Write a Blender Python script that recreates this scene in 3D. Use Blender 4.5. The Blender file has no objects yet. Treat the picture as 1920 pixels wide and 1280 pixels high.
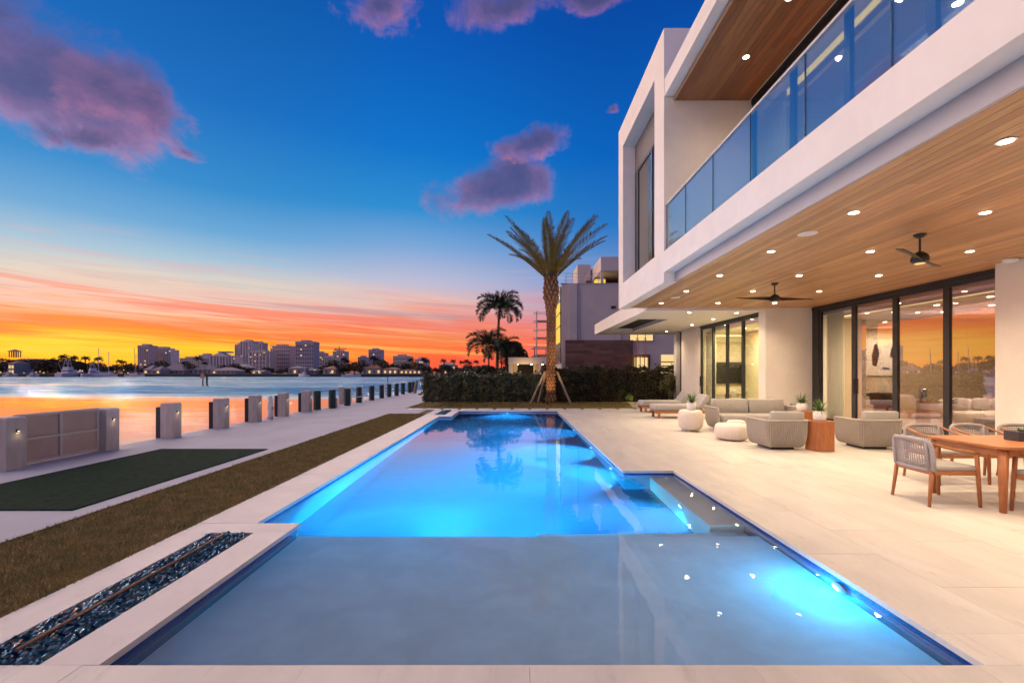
import bpy, math, random
from mathutils import Vector, Matrix
R = math.radians
scene = bpy.context.scene
C = scene.collection
rnd = random.Random(7)

# ------------------------------------------------------------------ camera
cam_data = bpy.data.cameras.new('camera')
cam = bpy.data.objects.new('camera', cam_data)
C.objects.link(cam)
cam.location = (0, 0, 1.6)
cam.rotation_euler = (R(90), 0, 0)
cam_data.sensor_width = 36
cam_data.lens = 16
cam_data.shift_y = 57 / 1920
cam_data.shift_x = -5 / 1920
cam_data.clip_end = 6000
scene.camera = cam

# ------------------------------------------------------------------ view / render
scene.view_settings.view_transform = 'Standard'
scene.view_settings.look = 'None'
scene.view_settings.gamma = 1
scene.view_settings.use_curve_mapping = False
scene.view_settings.exposure = 0.0
scene.render.engine = 'CYCLES'
cy = scene.cycles
cy.use_denoising = True
cy.max_bounces = 9
cy.diffuse_bounces = 4
cy.glossy_bounces = 4
cy.transmission_bounces = 8
cy.transparent_max_bounces = 16
cy.sample_clamp_indirect = 4
cy.use_light_tree = True


def lin(r, g, b):
    f = lambda c: (c / 255 / 12.92) if c / 255 <= 0.04045 else ((c / 255 + 0.055) / 1.055) ** 2.4
    return (f(r), f(g), f(b), 1)


# ------------------------------------------------------------------ node helper
class NT:
    def __init__(s, tree):
        s.t = tree
        s.n = tree.nodes
        s.l = tree.links

    def node(s, kind, **kw):
        n = s.n.new(kind)
        for k, v in kw.items():
            setattr(n, k, v)
        return n

    def put(s, sock, v):
        if isinstance(v, bpy.types.NodeSocket):
            s.l.new(v, sock)
        else:
            sock.default_value = v

    def math(s, op, a, b=None, c=None, clamp=False):
        n = s.node('ShaderNodeMath', operation=op, use_clamp=clamp)
        s.put(n.inputs[0], a)
        if b is not None:
            s.put(n.inputs[1], b)
        if c is not None:
            s.put(n.inputs[2], c)
        return n.outputs[0]

    def dot(s, a, v):
        n = s.node('ShaderNodeVectorMath', operation='DOT_PRODUCT')
        s.put(n.inputs[0], a)
        s.put(n.inputs[1], v)
        return n.outputs['Value']

    def smooth(s, x, lo, hi, a=0.0, b=1.0):
        n = s.node('ShaderNodeMapRange', interpolation_type='SMOOTHSTEP')
        s.put(n.inputs[0], x)
        for i, v in zip((1, 2, 3, 4), (lo, hi, a, b)):
            n.inputs[i].default_value = v
        return n.outputs[0]

    def ramp(s, x, stops):
        n = s.node('ShaderNodeValToRGB')
        cr = n.color_ramp
        cr.elements[0].position, cr.elements[0].color = stops[0][0], stops[0][1]
        cr.elements[1].position, cr.elements[1].color = stops[-1][0], stops[-1][1]
        for p, c in stops[1:-1]:
            e = cr.elements.new(p)
            e.color = c
        s.put(n.inputs[0], x)
        return n.outputs[0]

    def mix(s, f, a, b, mode='MIX'):
        n = s.node('ShaderNodeMix', data_type='RGBA', blend_type=mode)
        s.put(n.inputs[0], f)
        s.put(n.inputs[6], a)
        s.put(n.inputs[7], b)
        return n.outputs[2]

    def noise(s, vec, scale, detail=4, rough=0.55, dist=0.0):
        n = s.node('ShaderNodeTexNoise')
        if vec is not None:
            s.put(n.inputs['Vector'], vec)
        n.inputs['Scale'].default_value = scale
        n.inputs['Detail'].default_value = detail
        n.inputs['Roughness'].default_value = rough
        n.inputs['Distortion'].default_value = dist
        return n.outputs[0]

    def vec(s, x, y, z):
        n = s.node('ShaderNodeCombineXYZ')
        for i, v in enumerate((x, y, z)):
            s.put(n.inputs[i], v)
        return n.outputs[0]

    def scale(s, v, k):
        n = s.node('ShaderNodeMapping')
        s.put(n.inputs[0], v)
        n.inputs['Scale'].default_value = k
        return n.outputs[0]


# ------------------------------------------------------------------ sky
SUN_AZ = -46.0                    # degrees from +Y, negative = towards the water
SUN_EL = 5.0
world = bpy.data.worlds.new('World')
scene.world = world
world.use_nodes = True
wt = NT(world.node_tree)
wt.n.clear()
w_out = wt.node('ShaderNodeOutputWorld')
tc = wt.node('ShaderNodeTexCoord').outputs['Generated']
sep = wt.node('ShaderNodeSeparateXYZ')
wt.l.new(tc, sep.inputs[0])
dx, dy, dz = sep.outputs
hor = wt.math('SQRT', wt.math('ADD', wt.math('ADD', wt.math('MULTIPLY', dx, dx), wt.math('MULTIPLY', dy, dy)), 1e-5))
sx, sy = math.sin(R(SUN_AZ)), math.cos(R(SUN_AZ))
cosaz = wt.math('DIVIDE', wt.math('ADD', wt.math('MULTIPLY', dx, sx), wt.math('MULTIPLY', dy, sy)), hor)
el = wt.math('MAXIMUM', dz, 0.0)
# long thin streaks of cloud near the horizon
streak_v = wt.vec(wt.math('MULTIPLY', dx, 2.2), wt.math('MULTIPLY', dy, 2.2),
                  wt.math('ADD', wt.math('MULTIPLY', dz, 26.0), wt.math('MULTIPLY', dx, 2.4)))
st1 = wt.noise(streak_v, 1.3, 5, 0.55, 0.35)
st2 = wt.noise(wt.vec(wt.math('MULTIPLY', dx, 3.5), wt.math('MULTIPLY', dy, 3.5), wt.math('MULTIPLY', dz, 60.0)), 1.1, 4, 0.5, 0.2)
low = wt.smooth(el, 0.10, 0.24, 1.0, 0.0)
e2 = wt.math('ADD', el, wt.math('MULTIPLY', wt.math('MULTIPLY', wt.math('SUBTRACT', st1, 0.5), 0.095), low))
e2 = wt.math('ADD', e2, wt.math('MULTIPLY', wt.math('MULTIPLY', wt.math('SUBTRACT', st2, 0.5), 0.030), low))
e2 = wt.math('MAXIMUM', e2, 0.0)
L = lin
rampA = wt.ramp(e2, [(0.0, L(255, 138, 0)), (0.022, L(255, 172, 8)), (0.040, L(255, 205, 45)), (0.055, L(255, 150, 20)),
                     (0.072, L(255, 116, 48)), (0.090, L(255, 164, 120)), (0.115, L(242, 188, 172)), (0.16, L(215, 206, 196)),
                     (0.20, L(160, 192, 214)), (0.25, L(98, 165, 214)), (0.32, L(40, 138, 205)), (0.45, L(10, 108, 192)),
                     (0.70, L(0, 72, 150)), (1.0, L(0, 50, 120))])
rampB = wt.ramp(e2, [(0.0, L(255, 88, 62)), (0.04, L(255, 105, 55)), (0.07, L(252, 140, 70)), (0.10, L(246, 132, 105)),
                     (0.14, L(232, 190, 180)), (0.19, L(190, 188, 212)), (0.26, L(122, 166, 215)), (0.33, L(40, 140, 208)),
                     (0.43, L(0, 115, 202)), (0.60, L(0, 86, 180)), (0.8, L(0, 60, 145)), (1.0, L(0, 50, 120))])
rampC = wt.ramp(e2, [(0.0, L(240, 92, 88)), (0.06, L(246, 105, 110)), (0.10, L(220, 132, 150)), (0.15, L(160, 145, 190)),
                     (0.20, L(110, 148, 205)), (0.30, L(35, 118, 196)), (0.42, L(0, 98, 188)), (0.60, L(0, 74, 165)),
                     (0.8, L(0, 58, 140)), (1.0, L(0, 50, 120))])
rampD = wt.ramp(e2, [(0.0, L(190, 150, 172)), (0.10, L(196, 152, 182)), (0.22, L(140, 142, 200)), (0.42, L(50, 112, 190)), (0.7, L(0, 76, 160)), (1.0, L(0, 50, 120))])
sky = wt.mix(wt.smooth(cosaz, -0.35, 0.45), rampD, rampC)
sky = wt.mix(wt.smooth(cosaz, 0.50, 0.86), sky, rampB)
sky = wt.mix(wt.smooth(cosaz, 0.84, 0.985), sky, rampA)


band1 = wt.math('MULTIPLY', wt.smooth(el, 0.035, 0.075), wt.smooth(el, 0.115, 0.185, 1.0, 0.0))
west = wt.smooth(cosaz, 0.30, 0.72)
stv = wt.noise(wt.vec(wt.math('MULTIPLY', dx, 1.5), wt.math('MULTIPLY', dy, 1.5), wt.math('ADD', wt.math('MULTIPLY', dz, 46.0), wt.math('MULTIPLY', dx, 2.6))), 1.25, 6, 0.6, 0.3)
m1 = wt.math('MULTIPLY', wt.math('MULTIPLY', wt.smooth(stv, 0.52, 0.60), band1), west)
sky = wt.mix(wt.math('MULTIPLY', m1, 0.80), sky, wt.ramp(el, [(0.0, L(255, 96, 40)), (0.08, L(255, 104, 62)), (0.12, L(250, 132, 105)), (0.2, L(225, 150, 150))]))
m2 = wt.math('MULTIPLY', wt.math('MULTIPLY', wt.smooth(stv, 0.46, 0.36), band1), west)
sky = wt.mix(wt.math('MULTIPLY', m2, 0.62), sky, wt.ramp(el, [(0.0, L(215, 95, 50)), (0.07, L(190, 100, 95)), (0.12, L(178, 142, 152)), (0.2, L(170, 165, 185))]))
m3 = wt.math('MULTIPLY', wt.math('MULTIPLY', wt.smooth(st2, 0.52, 0.70), wt.smooth(el, 0.10, 0.15)), wt.smooth(el, 0.18, 0.26, 1.0, 0.0))
sky = wt.mix(wt.math('MULTIPLY', m3, 0.35), sky, L(226, 170, 176))

stf = wt.noise(wt.vec(wt.math('MULTIPLY', dx, 2.4), wt.math('MULTIPLY', dy, 2.4), wt.math('ADD', wt.math('MULTIPLY', dz, 105.0), wt.math('MULTIPLY', dx, 5.0))), 1.2, 5, 0.62, 0.5)
band4 = wt.math('MULTIPLY', wt.smooth(el, 0.015, 0.04), wt.smooth(el, 0.10, 0.17, 1.0, 0.0))
m4 = wt.math('MULTIPLY', wt.math('MULTIPLY', wt.smooth(stf, 0.52, 0.64), band4), west)
sky = wt.mix(wt.math('MULTIPLY', m4, 0.55), sky, wt.ramp(el, [(0.0, L(235, 90, 25)), (0.05, L(250, 96, 40)), (0.10, L(236, 120, 105)), (0.2, L(215, 160, 165))]))
m5 = wt.math('MULTIPLY', wt.math('MULTIPLY', wt.smooth(stf, 0.46, 0.34), band4), west)
sky = wt.mix(wt.math('MULTIPLY', m5, 0.40), sky, wt.ramp(el, [(0.0, L(255, 170, 40)), (0.05, L(255, 214, 110)), (0.10, L(250, 205, 165)), (0.2, L(225, 205, 205))]))


def cloud(cx, cy_, a, b, rot=0.0, k=1.15, dark=0.5, edge=(0.45, 1.0)):
    """A soft cloud round the direction of (cx, cy_) (photo units), a x b its half sizes."""
    global sky
    d = Vector(((cx - 965) / 853.3, 1.0, (697 - cy_) / 853.3))
    cs = 1 / d.length
    d.normalize()
    r = d.cross(Vector((0, 0, 1))).normalized()
    u = r.cross(d).normalized()
    r2 = r * math.cos(rot) + u * math.sin(rot)
    u2 = u * math.cos(rot) - r * math.sin(rot)
    pu = wt.math('MULTIPLY', wt.dot(tc, tuple(r2)), 853.3 / a / cs ** 1.4)
    pv = wt.math('MULTIPLY', wt.dot(tc, tuple(u2)), 853.3 / b / cs ** 1.4)
    ell = wt.math('SQRT', wt.math('ADD', wt.math('MULTIPLY', pu, pu), wt.math('MULTIPLY', pv, pv)))
    front = wt.smooth(wt.dot(tc, tuple(d)), 0.5, 0.7)
    n = wt.noise(tc, min(24.0, 7.0 * (150 / a) ** .7), 9, 0.62, 0.3)
    n2 = wt.noise(wt.scale(tc, (1, 1, 1.6)), min(40.0, 15.0 * (150 / a) ** .6), 9, 0.66, 0.35)
    body = wt.math('ADD', ell, wt.math('MULTIPLY', wt.math('SUBTRACT', n, 0.5), -2.6 * k))
    body = wt.math('ADD', body, wt.math('MULTIPLY', wt.math('SUBTRACT', n2, 0.5), -1.1))
    m = wt.smooth(body, edge[0], edge[1], 1.0, 0.0)
    m = wt.math('MULTIPLY', m, front)
    # pink where the glow from below and from the sunset side gets in, violet grey within
    shade = wt.math('ADD', wt.math('MULTIPLY', pv, -0.30), wt.math('MULTIPLY', wt.math('SUBTRACT', n2, 0.5), 1.7))
    shade = wt.math('ADD', shade, wt.smooth(body, edge[0] - .55, edge[1], -0.45, 0.45))
    col = wt.ramp(wt.math('ADD', wt.math('MULTIPLY', shade, 0.6), 0.5),
                  [(0.0, L(62, 66, 114)), (0.38, L(90, 82, 130)), (0.64, L(130, 98, 146)), (1.0, L(214, 136, 166))])
    sky = wt.mix(wt.math('MULTIPLY', m, 0.88), sky, col)


cloud(50, 140, 265, 145, 0.05, 1.25, edge=(0.25, 1.05))
cloud(225, 185, 125, 80, -0.1, 1.2, edge=(0.28, 1.05))
cloud(165, 262, 105, 34, 0.1, 1.3, edge=(0.15, 1.0))
cloud(345, 285, 55, 24, 0.0, 1.3, edge=(0.0, 0.9))
cloud(920, 358, 150, 52, 0.18, 0.85, edge=(0.40, 1.1))
cloud(1000, 268, 74, 28, 0.14, 1.0, edge=(0.30, 1.1))
cloud(715, 12, 105, 48, -0.05, 1.3, edge=(0.2, 1.1))
cloud(965, 12, 115, 34, 0.2, 1.5, edge=(0.10, 1.1))
cloud(1110, 2, 75, 20, 0.0, 1.3, edge=(0.1, 1.1))
cloud(1145, 205, 22, 10, 0.3, 1.3, edge=(-0.1, 0.9))
nish = wt.node('ShaderNodeTexSky', sky_type='NISHITA', sun_disc=False)
nish.sun_elevation = R(SUN_EL)
nish.sun_rotation = R(SUN_AZ)
bg1 = wt.node('ShaderNodeBackground')
wt.l.new(sky, bg1.inputs[0])
bg1.inputs[1].default_value = 1.0
bg2 = wt.node('ShaderNodeBackground')
wt.l.new(nish.outputs[0], bg2.inputs[0])
bg2.inputs[1].default_value = 0.004
addw = wt.node('ShaderNodeAddShader')
wt.l.new(bg1.outputs[0], addw.inputs[0])
wt.l.new(bg2.outputs[0], addw.inputs[1])
wt.l.new(addw.outputs[0], w_out.inputs[0])
try:
    world.cycles.sampling_method = 'MANUAL'
    world.cycles.sample_map_resolution = 1024
except Exception:
    pass

# ------------------------------------------------------------------ afterglow of the sun just below the horizon
sun_d = bpy.data.lights.new('sun', 'SUN')
sun_d.energy = 4.9
sun_d.angle = R(125)
sun_d.color = (1.0, 0.70, 0.50)
sun_d.cycles.use_multiple_importance_sampling = False
sun = bpy.data.objects.new('sun', sun_d)
C.objects.link(sun)
sd = Vector((math.sin(R(-66)) * math.cos(R(13)), math.cos(R(-66)) * math.cos(R(13)), math.sin(R(13))))
sun.rotation_euler = (-sd).to_track_quat('-Z', 'Y').to_euler()


# ------------------------------------------------------------------ materials
MATS = {}


def principled(name, col, rough=0.6, metal=0.0, spec=0.5, var=0.0, vscale=4.0, stretch=(1, 1, 1), bump=0.0, bscale=40.0,
               objvar=0.0, col2=None, ior=None, coat=0.0, huevar=0.0, vein=0.0):
    m = bpy.data.materials.new(name)
    m.use_nodes = True
    t = NT(m.node_tree)
    b = t.n['Principled BSDF']
    b.inputs['Roughness'].default_value = rough
    b.inputs['Metallic'].default_value = metal
    b.inputs['Specular IOR Level'].default_value = spec
    if coat:
        b.inputs['Coat Weight'].default_value = coat
        b.inputs['Coat Roughness'].default_value = 0.25
    if ior:
        b.inputs['IOR'].default_value = ior
    c = (*col[:3], 1)
    out = None
    pos = t.scale(t.node('ShaderNodeTexCoord').outputs['Object'], stretch)
    if objvar or huevar:
        oi = t.node('ShaderNodeObjectInfo').outputs['Random']
        pos2 = t.node('ShaderNodeVectorMath', operation='ADD')
        t.put(pos2.inputs[0], pos)
        t.put(pos2.inputs[1], t.vec(t.math('MULTIPLY', oi, 37.0), t.math('MULTIPLY', oi, 91.0), 0.0))
        pos = pos2.outputs[0]
    if var:
        n = t.noise(pos, vscale, 6, 0.6, 0.4)
        f = t.smooth(n, 0.3, 0.7)
        c2 = (*col2[:3], 1) if col2 else tuple(x * (1 - var) for x in c[:3]) + (1,)
        out = t.mix(f, c, c2)
    if vein:
        nv_ = t.noise(t.scale(pos, (1, .45, 1)), 9.0, 8, .7, 1.2)
        nf_ = t.noise(pos, 55.0, 3, .6)
        fv = t.math('MULTIPLY', t.math('ADD', t.smooth(nv_, .56, .68), t.math('MULTIPLY', t.smooth(nf_, .60, .70), .7)), vein)
        out = t.mix(fv, out, tuple(x * .45 for x in c[:3]) + (1,))
    if objvar:
        hsv = t.node('ShaderNodeHueSaturation')
        t.put(hsv.inputs['Color'], out if out is not None else c)
        t.put(hsv.inputs['Value'], t.math('ADD', t.math('MULTIPLY', oi, objvar * 2), 1 - objvar))
        if huevar:
            r2 = t.math('FRACT', t.math('MULTIPLY', oi, 17.31))
            t.put(hsv.inputs['Hue'], t.math('ADD', t.math('MULTIPLY', r2, huevar * 2), 0.5 - huevar))
        out = hsv.outputs[0]
    if out is not None:
        t.put(b.inputs['Base Color'], out)
    else:
        b.inputs['Base Color'].default_value = c
    if bump:
        bn = t.node('ShaderNodeBump')
        bn.inputs['Strength'].default_value = bump
        bn.inputs['Distance'].default_value = 0.02
        t.put(bn.inputs['Height'], t.noise(pos, bscale, 5, 0.65))
        t.put(b.inputs['Normal'], bn.outputs[0])
    MATS[name] = m
    return m


def emission(name, col, strength):
    m = bpy.data.materials.new(name)
    m.use_nodes = True
    t = NT(m.node_tree)
    t.n.clear()
    o = t.node('ShaderNodeOutputMaterial')
    e = t.node('ShaderNodeEmission')
    e.inputs[0].default_value = (*col[:3], 1)
    e.inputs[1].default_value = strength
    t.l.new(e.outputs[0], o.inputs[0])
    MATS[name] = m
    try:
        m.cycles.emission_sampling = 'NONE'
    except Exception:
        pass
    return m


def glass(name, tint=(1, 1, 1), ior=1.45, rough=0.0, refl=(1, 1, 1)):
    """Clear pane: lets light straight through, mirrors by Fresnel."""
    m = bpy.data.materials.new(name)
    m.use_nodes = True
    t = NT(m.node_tree)
    t.n.clear()
    o = t.node('ShaderNodeOutputMaterial')
    f = t.node('ShaderNodeFresnel')
    bf = t.node('ShaderNodeNewGeometry').outputs['Backfacing']
    t.put(f.inputs[0], t.math('ADD', t.math('MULTIPLY', bf, 1 / ior - ior), ior))   # the ray is not bent inside the pane
    a = t.node('ShaderNodeBsdfTransparent')
    a.inputs[0].default_value = (*tint, 1)
    g = t.node('ShaderNodeBsdfGlossy')
    g.inputs['Roughness'].default_value = rough
    g.inputs['Color'].default_value = (*refl, 1)
    mx = t.node('ShaderNodeMixShader')
    t.l.new(f.outputs[0], mx.inputs[0])
    t.l.new(a.outputs[0], mx.inputs[1])
    t.l.new(g.outputs[0], mx.inputs[2])
    t.l.new(mx.outputs[0], o.inputs[0])
    MATS[name] = m
    return m


stucco = principled('stucco', (0.84, 0.785, 0.71), 0.8, var=0.07, vscale=1.5, bump=0.08, bscale=120)
stucco_n = principled('stucco_n', (0.60, 0.51, 0.47), 0.85, var=0.12, vscale=0.5, bump=0.1, bscale=60)
stucco_grey = principled('stucco_grey', (0.42, 0.40, 0.41), 0.85, var=0.10, vscale=0.5, bump=0.1, bscale=60)
track_grey = principled('track_grey', (0.42, 0.40, 0.42), 0.45, metal=0.3)
limestone = principled('limestone', (0.605, 0.575, 0.525), 0.42, var=0.16, vscale=2.2, stretch=(1, .35, 1), bump=0.03, bscale=60, objvar=0.035, vein=0.30)
grout = principled('grout', (0.54, 0.50, 0.45), 0.9)
concrete = principled('concrete', (0.40, 0.405, 0.465), 0.7, var=0.14, vscale=0.8, bump=0.05, bscale=90)
pillar_conc = principled('pillar_conc', (0.54, 0.46, 0.40), 0.8, var=0.22, vscale=3, stretch=(2.5, 2.5, .6), bump=0.08, bscale=80)
soil = principled('soil', (0.07, 0.06, 0.03), 0.95, var=0.4, vscale=6)
lawn_m = principled('lawn_m', (0.19, 0.13, 0.045), 0.95, var=0.5, vscale=3.0, col2=(0.12, 0.10, 0.033), bump=0.6, bscale=150)
blade_m = principled('blade_m', (0.40, 0.265, 0.085), 0.8, var=1, vscale=5.0, col2=(0.17, 0.16, 0.045))
turf_m = principled('turf_m', (0.008, 0.034, 0.019), 0.95, var=0.5, vscale=9, bump=0.4, bscale=300, spec=0.1)
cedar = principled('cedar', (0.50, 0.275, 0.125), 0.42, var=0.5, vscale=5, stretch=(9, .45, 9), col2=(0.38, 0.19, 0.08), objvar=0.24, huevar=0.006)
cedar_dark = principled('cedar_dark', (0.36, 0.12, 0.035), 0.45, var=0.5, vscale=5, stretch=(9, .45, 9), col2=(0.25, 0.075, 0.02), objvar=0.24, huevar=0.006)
teak = principled('teak', (0.42, 0.165, 0.052), 0.45, var=0.4, vscale=6, stretch=(8, 1, 8), col2=(0.31, 0.11, 0.032), coat=0.1)
teak_v = principled('teak_v', (0.40, 0.145, 0.045), 0.45, var=0.4, vscale=6, stretch=(8, 8, .8), col2=(0.28, 0.09, 0.028), coat=0.1)
bronze = principled('bronze', (0.045, 0.043, 0.045), 0.4, metal=0.5)
black = principled('black', (0.012, 0.012, 0.013), 0.4)
dark_panel = principled('dark_panel', (0.045, 0.03, 0.022), 0.6)
screen_m = principled('screen_m', (0.008, 0.009, 0.011), 0.12)
fabric = principled('fabric', (0.37, 0.35, 0.325), 0.9, var=0.1, vscale=6, bump=0.35, bscale=14)
fabric_grey = principled('fabric_grey', (0.36, 0.345, 0.34), 0.9, var=0.1, vscale=6, bump=0.35, bscale=14)
rope_m = principled('rope_m', (0.46, 0.41, 0.35), 0.85, var=0.25, vscale=60)
rope_grey = principled('rope_grey', (0.36, 0.33, 0.33), 0.85, var=0.2, vscale=60)
cream = principled('cream', (0.72, 0.64, 0.55), 0.7, var=0.05, vscale=8)
white_ceramic = principled('white_ceramic', (0.78, 0.75, 0.72), 0.35)
leaf_m = principled('leaf_m', (0.12, 0.20, 0.04), 0.5, var=0.6, vscale=9, col2=(0.05, 0.10, 0.02))
tile_blue = None
glass_door = glass('glass_door', (0.94, 0.96, 0.95), 1.85)
glass_coated = glass('glass_coated', (0.74, 0.74, 0.76), 3.6, refl=(1.0, 0.80, 0.90))
glass_rail = glass('glass_rail', (0.82, 0.90, 0.97), 4.2)
glass_win = glass('glass_win', (0.9, 0.92, 0.92), 1.5)
tan_wall = principled('tan_wall', (0.47, 0.36, 0.24), 0.6, var=0.06, vscale=2)
wall_in = principled('wall_in', (0.62, 0.56, 0.44), 0.8)
ceil_in = principled('ceil_in', (0.70, 0.64, 0.52), 0.8)
floor_in = principled('floor_in', (0.52, 0.46, 0.38), 0.3)
curtain_m = principled('curtain_m', (0.85, 0.83, 0.76), 0.9)
ct = NT(curtain_m.node_tree)
tl_ = ct.node('ShaderNodeBsdfTranslucent')
tl_.inputs[0].default_value = (.88, .86, .76, 1)
mx_ = ct.node('ShaderNodeMixShader')
mx_.inputs[0].default_value = .6
ct.l.new(ct.n['Principled BSDF'].outputs[0], mx_.inputs[1])
ct.l.new(tl_.outputs[0], mx_.inputs[2])
ct.l.new(mx_.outputs[0], ct.n['Material Output'].inputs[0])
steel = principled('steel', (0.6, 0.6, 0.62), 0.2, metal=1.0)
brass = principled('brass', (0.42, 0.27, 0.16), 0.35, metal=0.7)
WARM = (1.0, 0.75, 0.49)
glow_warm = emission('glow_warm', (1.0, 0.78, 0.48), 42)
glow_cove = emission('glow_cove', (1.0, 0.74, 0.32), 2.2)
glow_amber = emission('glow_amber', (1.0, 0.58, 0.05), 2.4)
glow_small = emission('glow_small', (1.0, 0.78, 0.45), 2.2)
glow_yellow = emission('glow_yellow', (1.0, 0.66, 0.10), 1.05)
glow_soft = emission('glow_soft', (1.0, 0.70, 0.30), 1.0)
glow_blue = emission('glow_blue', (0.25, 0.75, 1.0), 9)


# ------------------------------------------------------------------ mesh builder
class MB:
    def __init__(s):
        s.v, s.f = [], []

    def add(s, vs, fs):
        o = len(s.v)
        s.v.extend(vs)
        s.f.extend(tuple(i + o for i in f) for f in fs)
        return s

    def box(s, x0, x1, y0, y1, z0, z1):
        v = [(x0, y0, z0), (x1, y0, z0), (x1, y1, z0), (x0, y1, z0), (x0, y0, z1), (x1, y0, z1), (x1, y1, z1), (x0, y1, z1)]
        return s.add(v, [(0, 3, 2, 1), (4, 5, 6, 7), (0, 1, 5, 4), (1, 2, 6, 5), (2, 3, 7, 6), (3, 0, 4, 7)])

    def quad(s, a, b, c, d):
        return s.add([a, b, c, d], [(0, 1, 2, 3)])

    def prism(s, poly, z0, z1):
        n = len(poly)
        v = [(x, y, z0) for x, y in poly] + [(x, y, z1) for x, y in poly]
        f = [tuple(range(n - 1, -1, -1)), tuple(range(n, 2 * n))]
        f += [(i, (i + 1) % n, n + (i + 1) % n, n + i) for i in range(n)]
        return s.add(v, f)

    def beam(s, p0, p1, w, h=None):
        """A square bar from p0 to p1."""
        return s.tube([p0, p1], [w * .7071, w * .7071], 4, h=(h or w) / w)

    def tube(s, pts, rad, n=8, cap=True, h=1.0):
        pts = [Vector(p) for p in pts]
        if not isinstance(rad, (list, tuple)):
            rad = [rad] * len(pts)
        vs = []
        prev = None
        for i, p in enumerate(pts):
            t = (pts[min(i + 1, len(pts) - 1)] - pts[max(i - 1, 0)]).normalized()
            if prev is None:
                a = Vector((0, 0, 1)) if abs(t.z) < .95 else Vector((1, 0, 0))
                u = a.cross(t).normalized()
            else:
                u = (prev - t * prev.dot(t)).normalized()
            prev = u
            w = t.cross(u)
            off = math.pi / 4 if n == 4 else 0
            for k in range(n):
                an = 2 * math.pi * k / n + off
                vs.append(tuple(p + (u * math.cos(an) + w * math.sin(an) * h) * rad[i]))
        fs = []
        for i in range(len(pts) - 1):
            for k in range(n):
                a, b = i * n + k, i * n + (k + 1) % n
                fs.append((a, b, b + n, a + n))
        if cap:
            fs.append(tuple(range(n - 1, -1, -1)))
            fs.append(tuple(range((len(pts) - 1) * n, len(pts) * n)))
        return s.add(vs, fs)

    def lathe(s, prof, n=24, c=(0, 0, 0), ribs=0, depth=0.0):
        vs = []
        for r, z in prof:
            for k in range(n):
                an = 2 * math.pi * k / n
                rr = r * (1 + depth * math.cos(ribs * an)) if ribs else r
                vs.append((c[0] + rr * math.cos(an), c[1] + rr * math.sin(an), c[2] + z))
        fs = []
        m = len(prof)
        for i in range(m - 1):
            for k in range(n):
                a, b = i * n + k, i * n + (k + 1) % n
                fs.append((a, b, b + n, a + n))
        fs.append(tuple(range(n - 1, -1, -1)))
        fs.append(tuple(range((m - 1) * n, m * n)))
        return s.add(vs, fs)

    def rbox(s, x0, x1, y0, y1, z0, z1, r, seg=4):
        """Rounded cushion: a superellipsoid-like box."""
        cx, cy_, cz = (x0 + x1) / 2, (y0 + y1) / 2, (z0 + z1) / 2
        hx, hy, hz = (x1 - x0) / 2, (y1 - y0) / 2, (z1 - z0) / 2
        r = min(r, hx, hy, hz)
        nu, nv = 4 * seg, 2 * seg
        vs = []
        for j in range(nv + 1):
            ph = -math.pi / 2 + math.pi * (j + 0) / nv
            for i in range(nu):
                th = 2 * math.pi * (i + .5) / nu
                nx, ny, nz = math.cos(ph) * math.cos(th), math.cos(ph) * math.sin(th), math.sin(ph)
                sg = lambda q: (1 if q > 0 else -1)
                vs.append((cx + sg(nx) * (hx - r) + nx * r, cy_ + sg(ny) * (hy - r) + ny * r,
                           cz + (sg(nz) if abs(nz) > 1e-6 else 0) * (hz - r) + nz * r))
        fs = []
        for j in range(nv):
            for i in range(nu):
                a, b = j * nu + i, j * nu + (i + 1) % nu
                fs.append((a, b, b + nu, a + nu))
        fs.append(tuple(range(nu - 1, -1, -1)))
        fs.append(tuple(range(nv * nu, (nv + 1) * nu)))
        return s.add(vs, fs)

    def mesh(s, name):
        me = bpy.data.meshes.new(name)
        me.from_pydata([tuple(v) for v in s.v], [], s.f)
        me.update()
        return me

    def build(s, name, mat, parent=None, bevel=0.0, smooth=False, seg=2, kind=None, label=None, world=True):
        me = s.mesh(name)
        me.materials.append(mat)
        return place(me, name, parent, bevel, smooth, seg, kind, label, world)


def place(me, name, parent=None, bevel=0.0, smooth=False, seg=2, kind=None, label=None, world=True):
    o = bpy.data.objects.new(name, me)
    C.objects.link(o)
    if smooth:
        for p in me.polygons:
            p.use_smooth = True
    if bevel:
        b = o.modifiers.new('bevel', 'BEVEL')
        b.width = bevel
        b.segments = seg
        b.limit_method = 'ANGLE'
        b.angle_limit = R(40)
    if parent is not None:
        o.parent = parent
        if world:      # shapes written in world coordinates, the parent stands unrotated
            w = Vector((0, 0, 0))
            q = parent
            while q is not None:
                w += q.location
                q = q.parent
            o.location = -w
    if kind:
        o['kind'] = kind
    if label:
        o['label'] = label
    return o


def tag(o, label, cat, group=None):
    o['label'] = label
    o['category'] = cat
    if group:
        o['group'] = group
    return o


def thing(name, loc, label, cat, group=None, rot=0.0):
    o = bpy.data.objects.new(name, None)
    C.objects.link(o)
    o.location = loc
    o.rotation_euler = (0, 0, rot)
    o.empty_display_size = .2
    return tag(o, label, cat, group)


def kids(o):
    return [c for c in o.children]


def dup(root, loc, rot=0.0, label=None, scale=None):
    def cp(o, par):
        c = o.copy()
        C.objects.link(c)
        if par is not None:
            c.parent = par
        for ch in kids(o):
            if ch.type != 'LIGHT':
                cp(ch, c)
        return c
    r = cp(root, None)
    r.location = loc
    r.rotation_euler = (0, 0, rot)
    if scale:
        r.scale = (scale,) * 3
    if label:
        r['label'] = label
    return r


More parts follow.
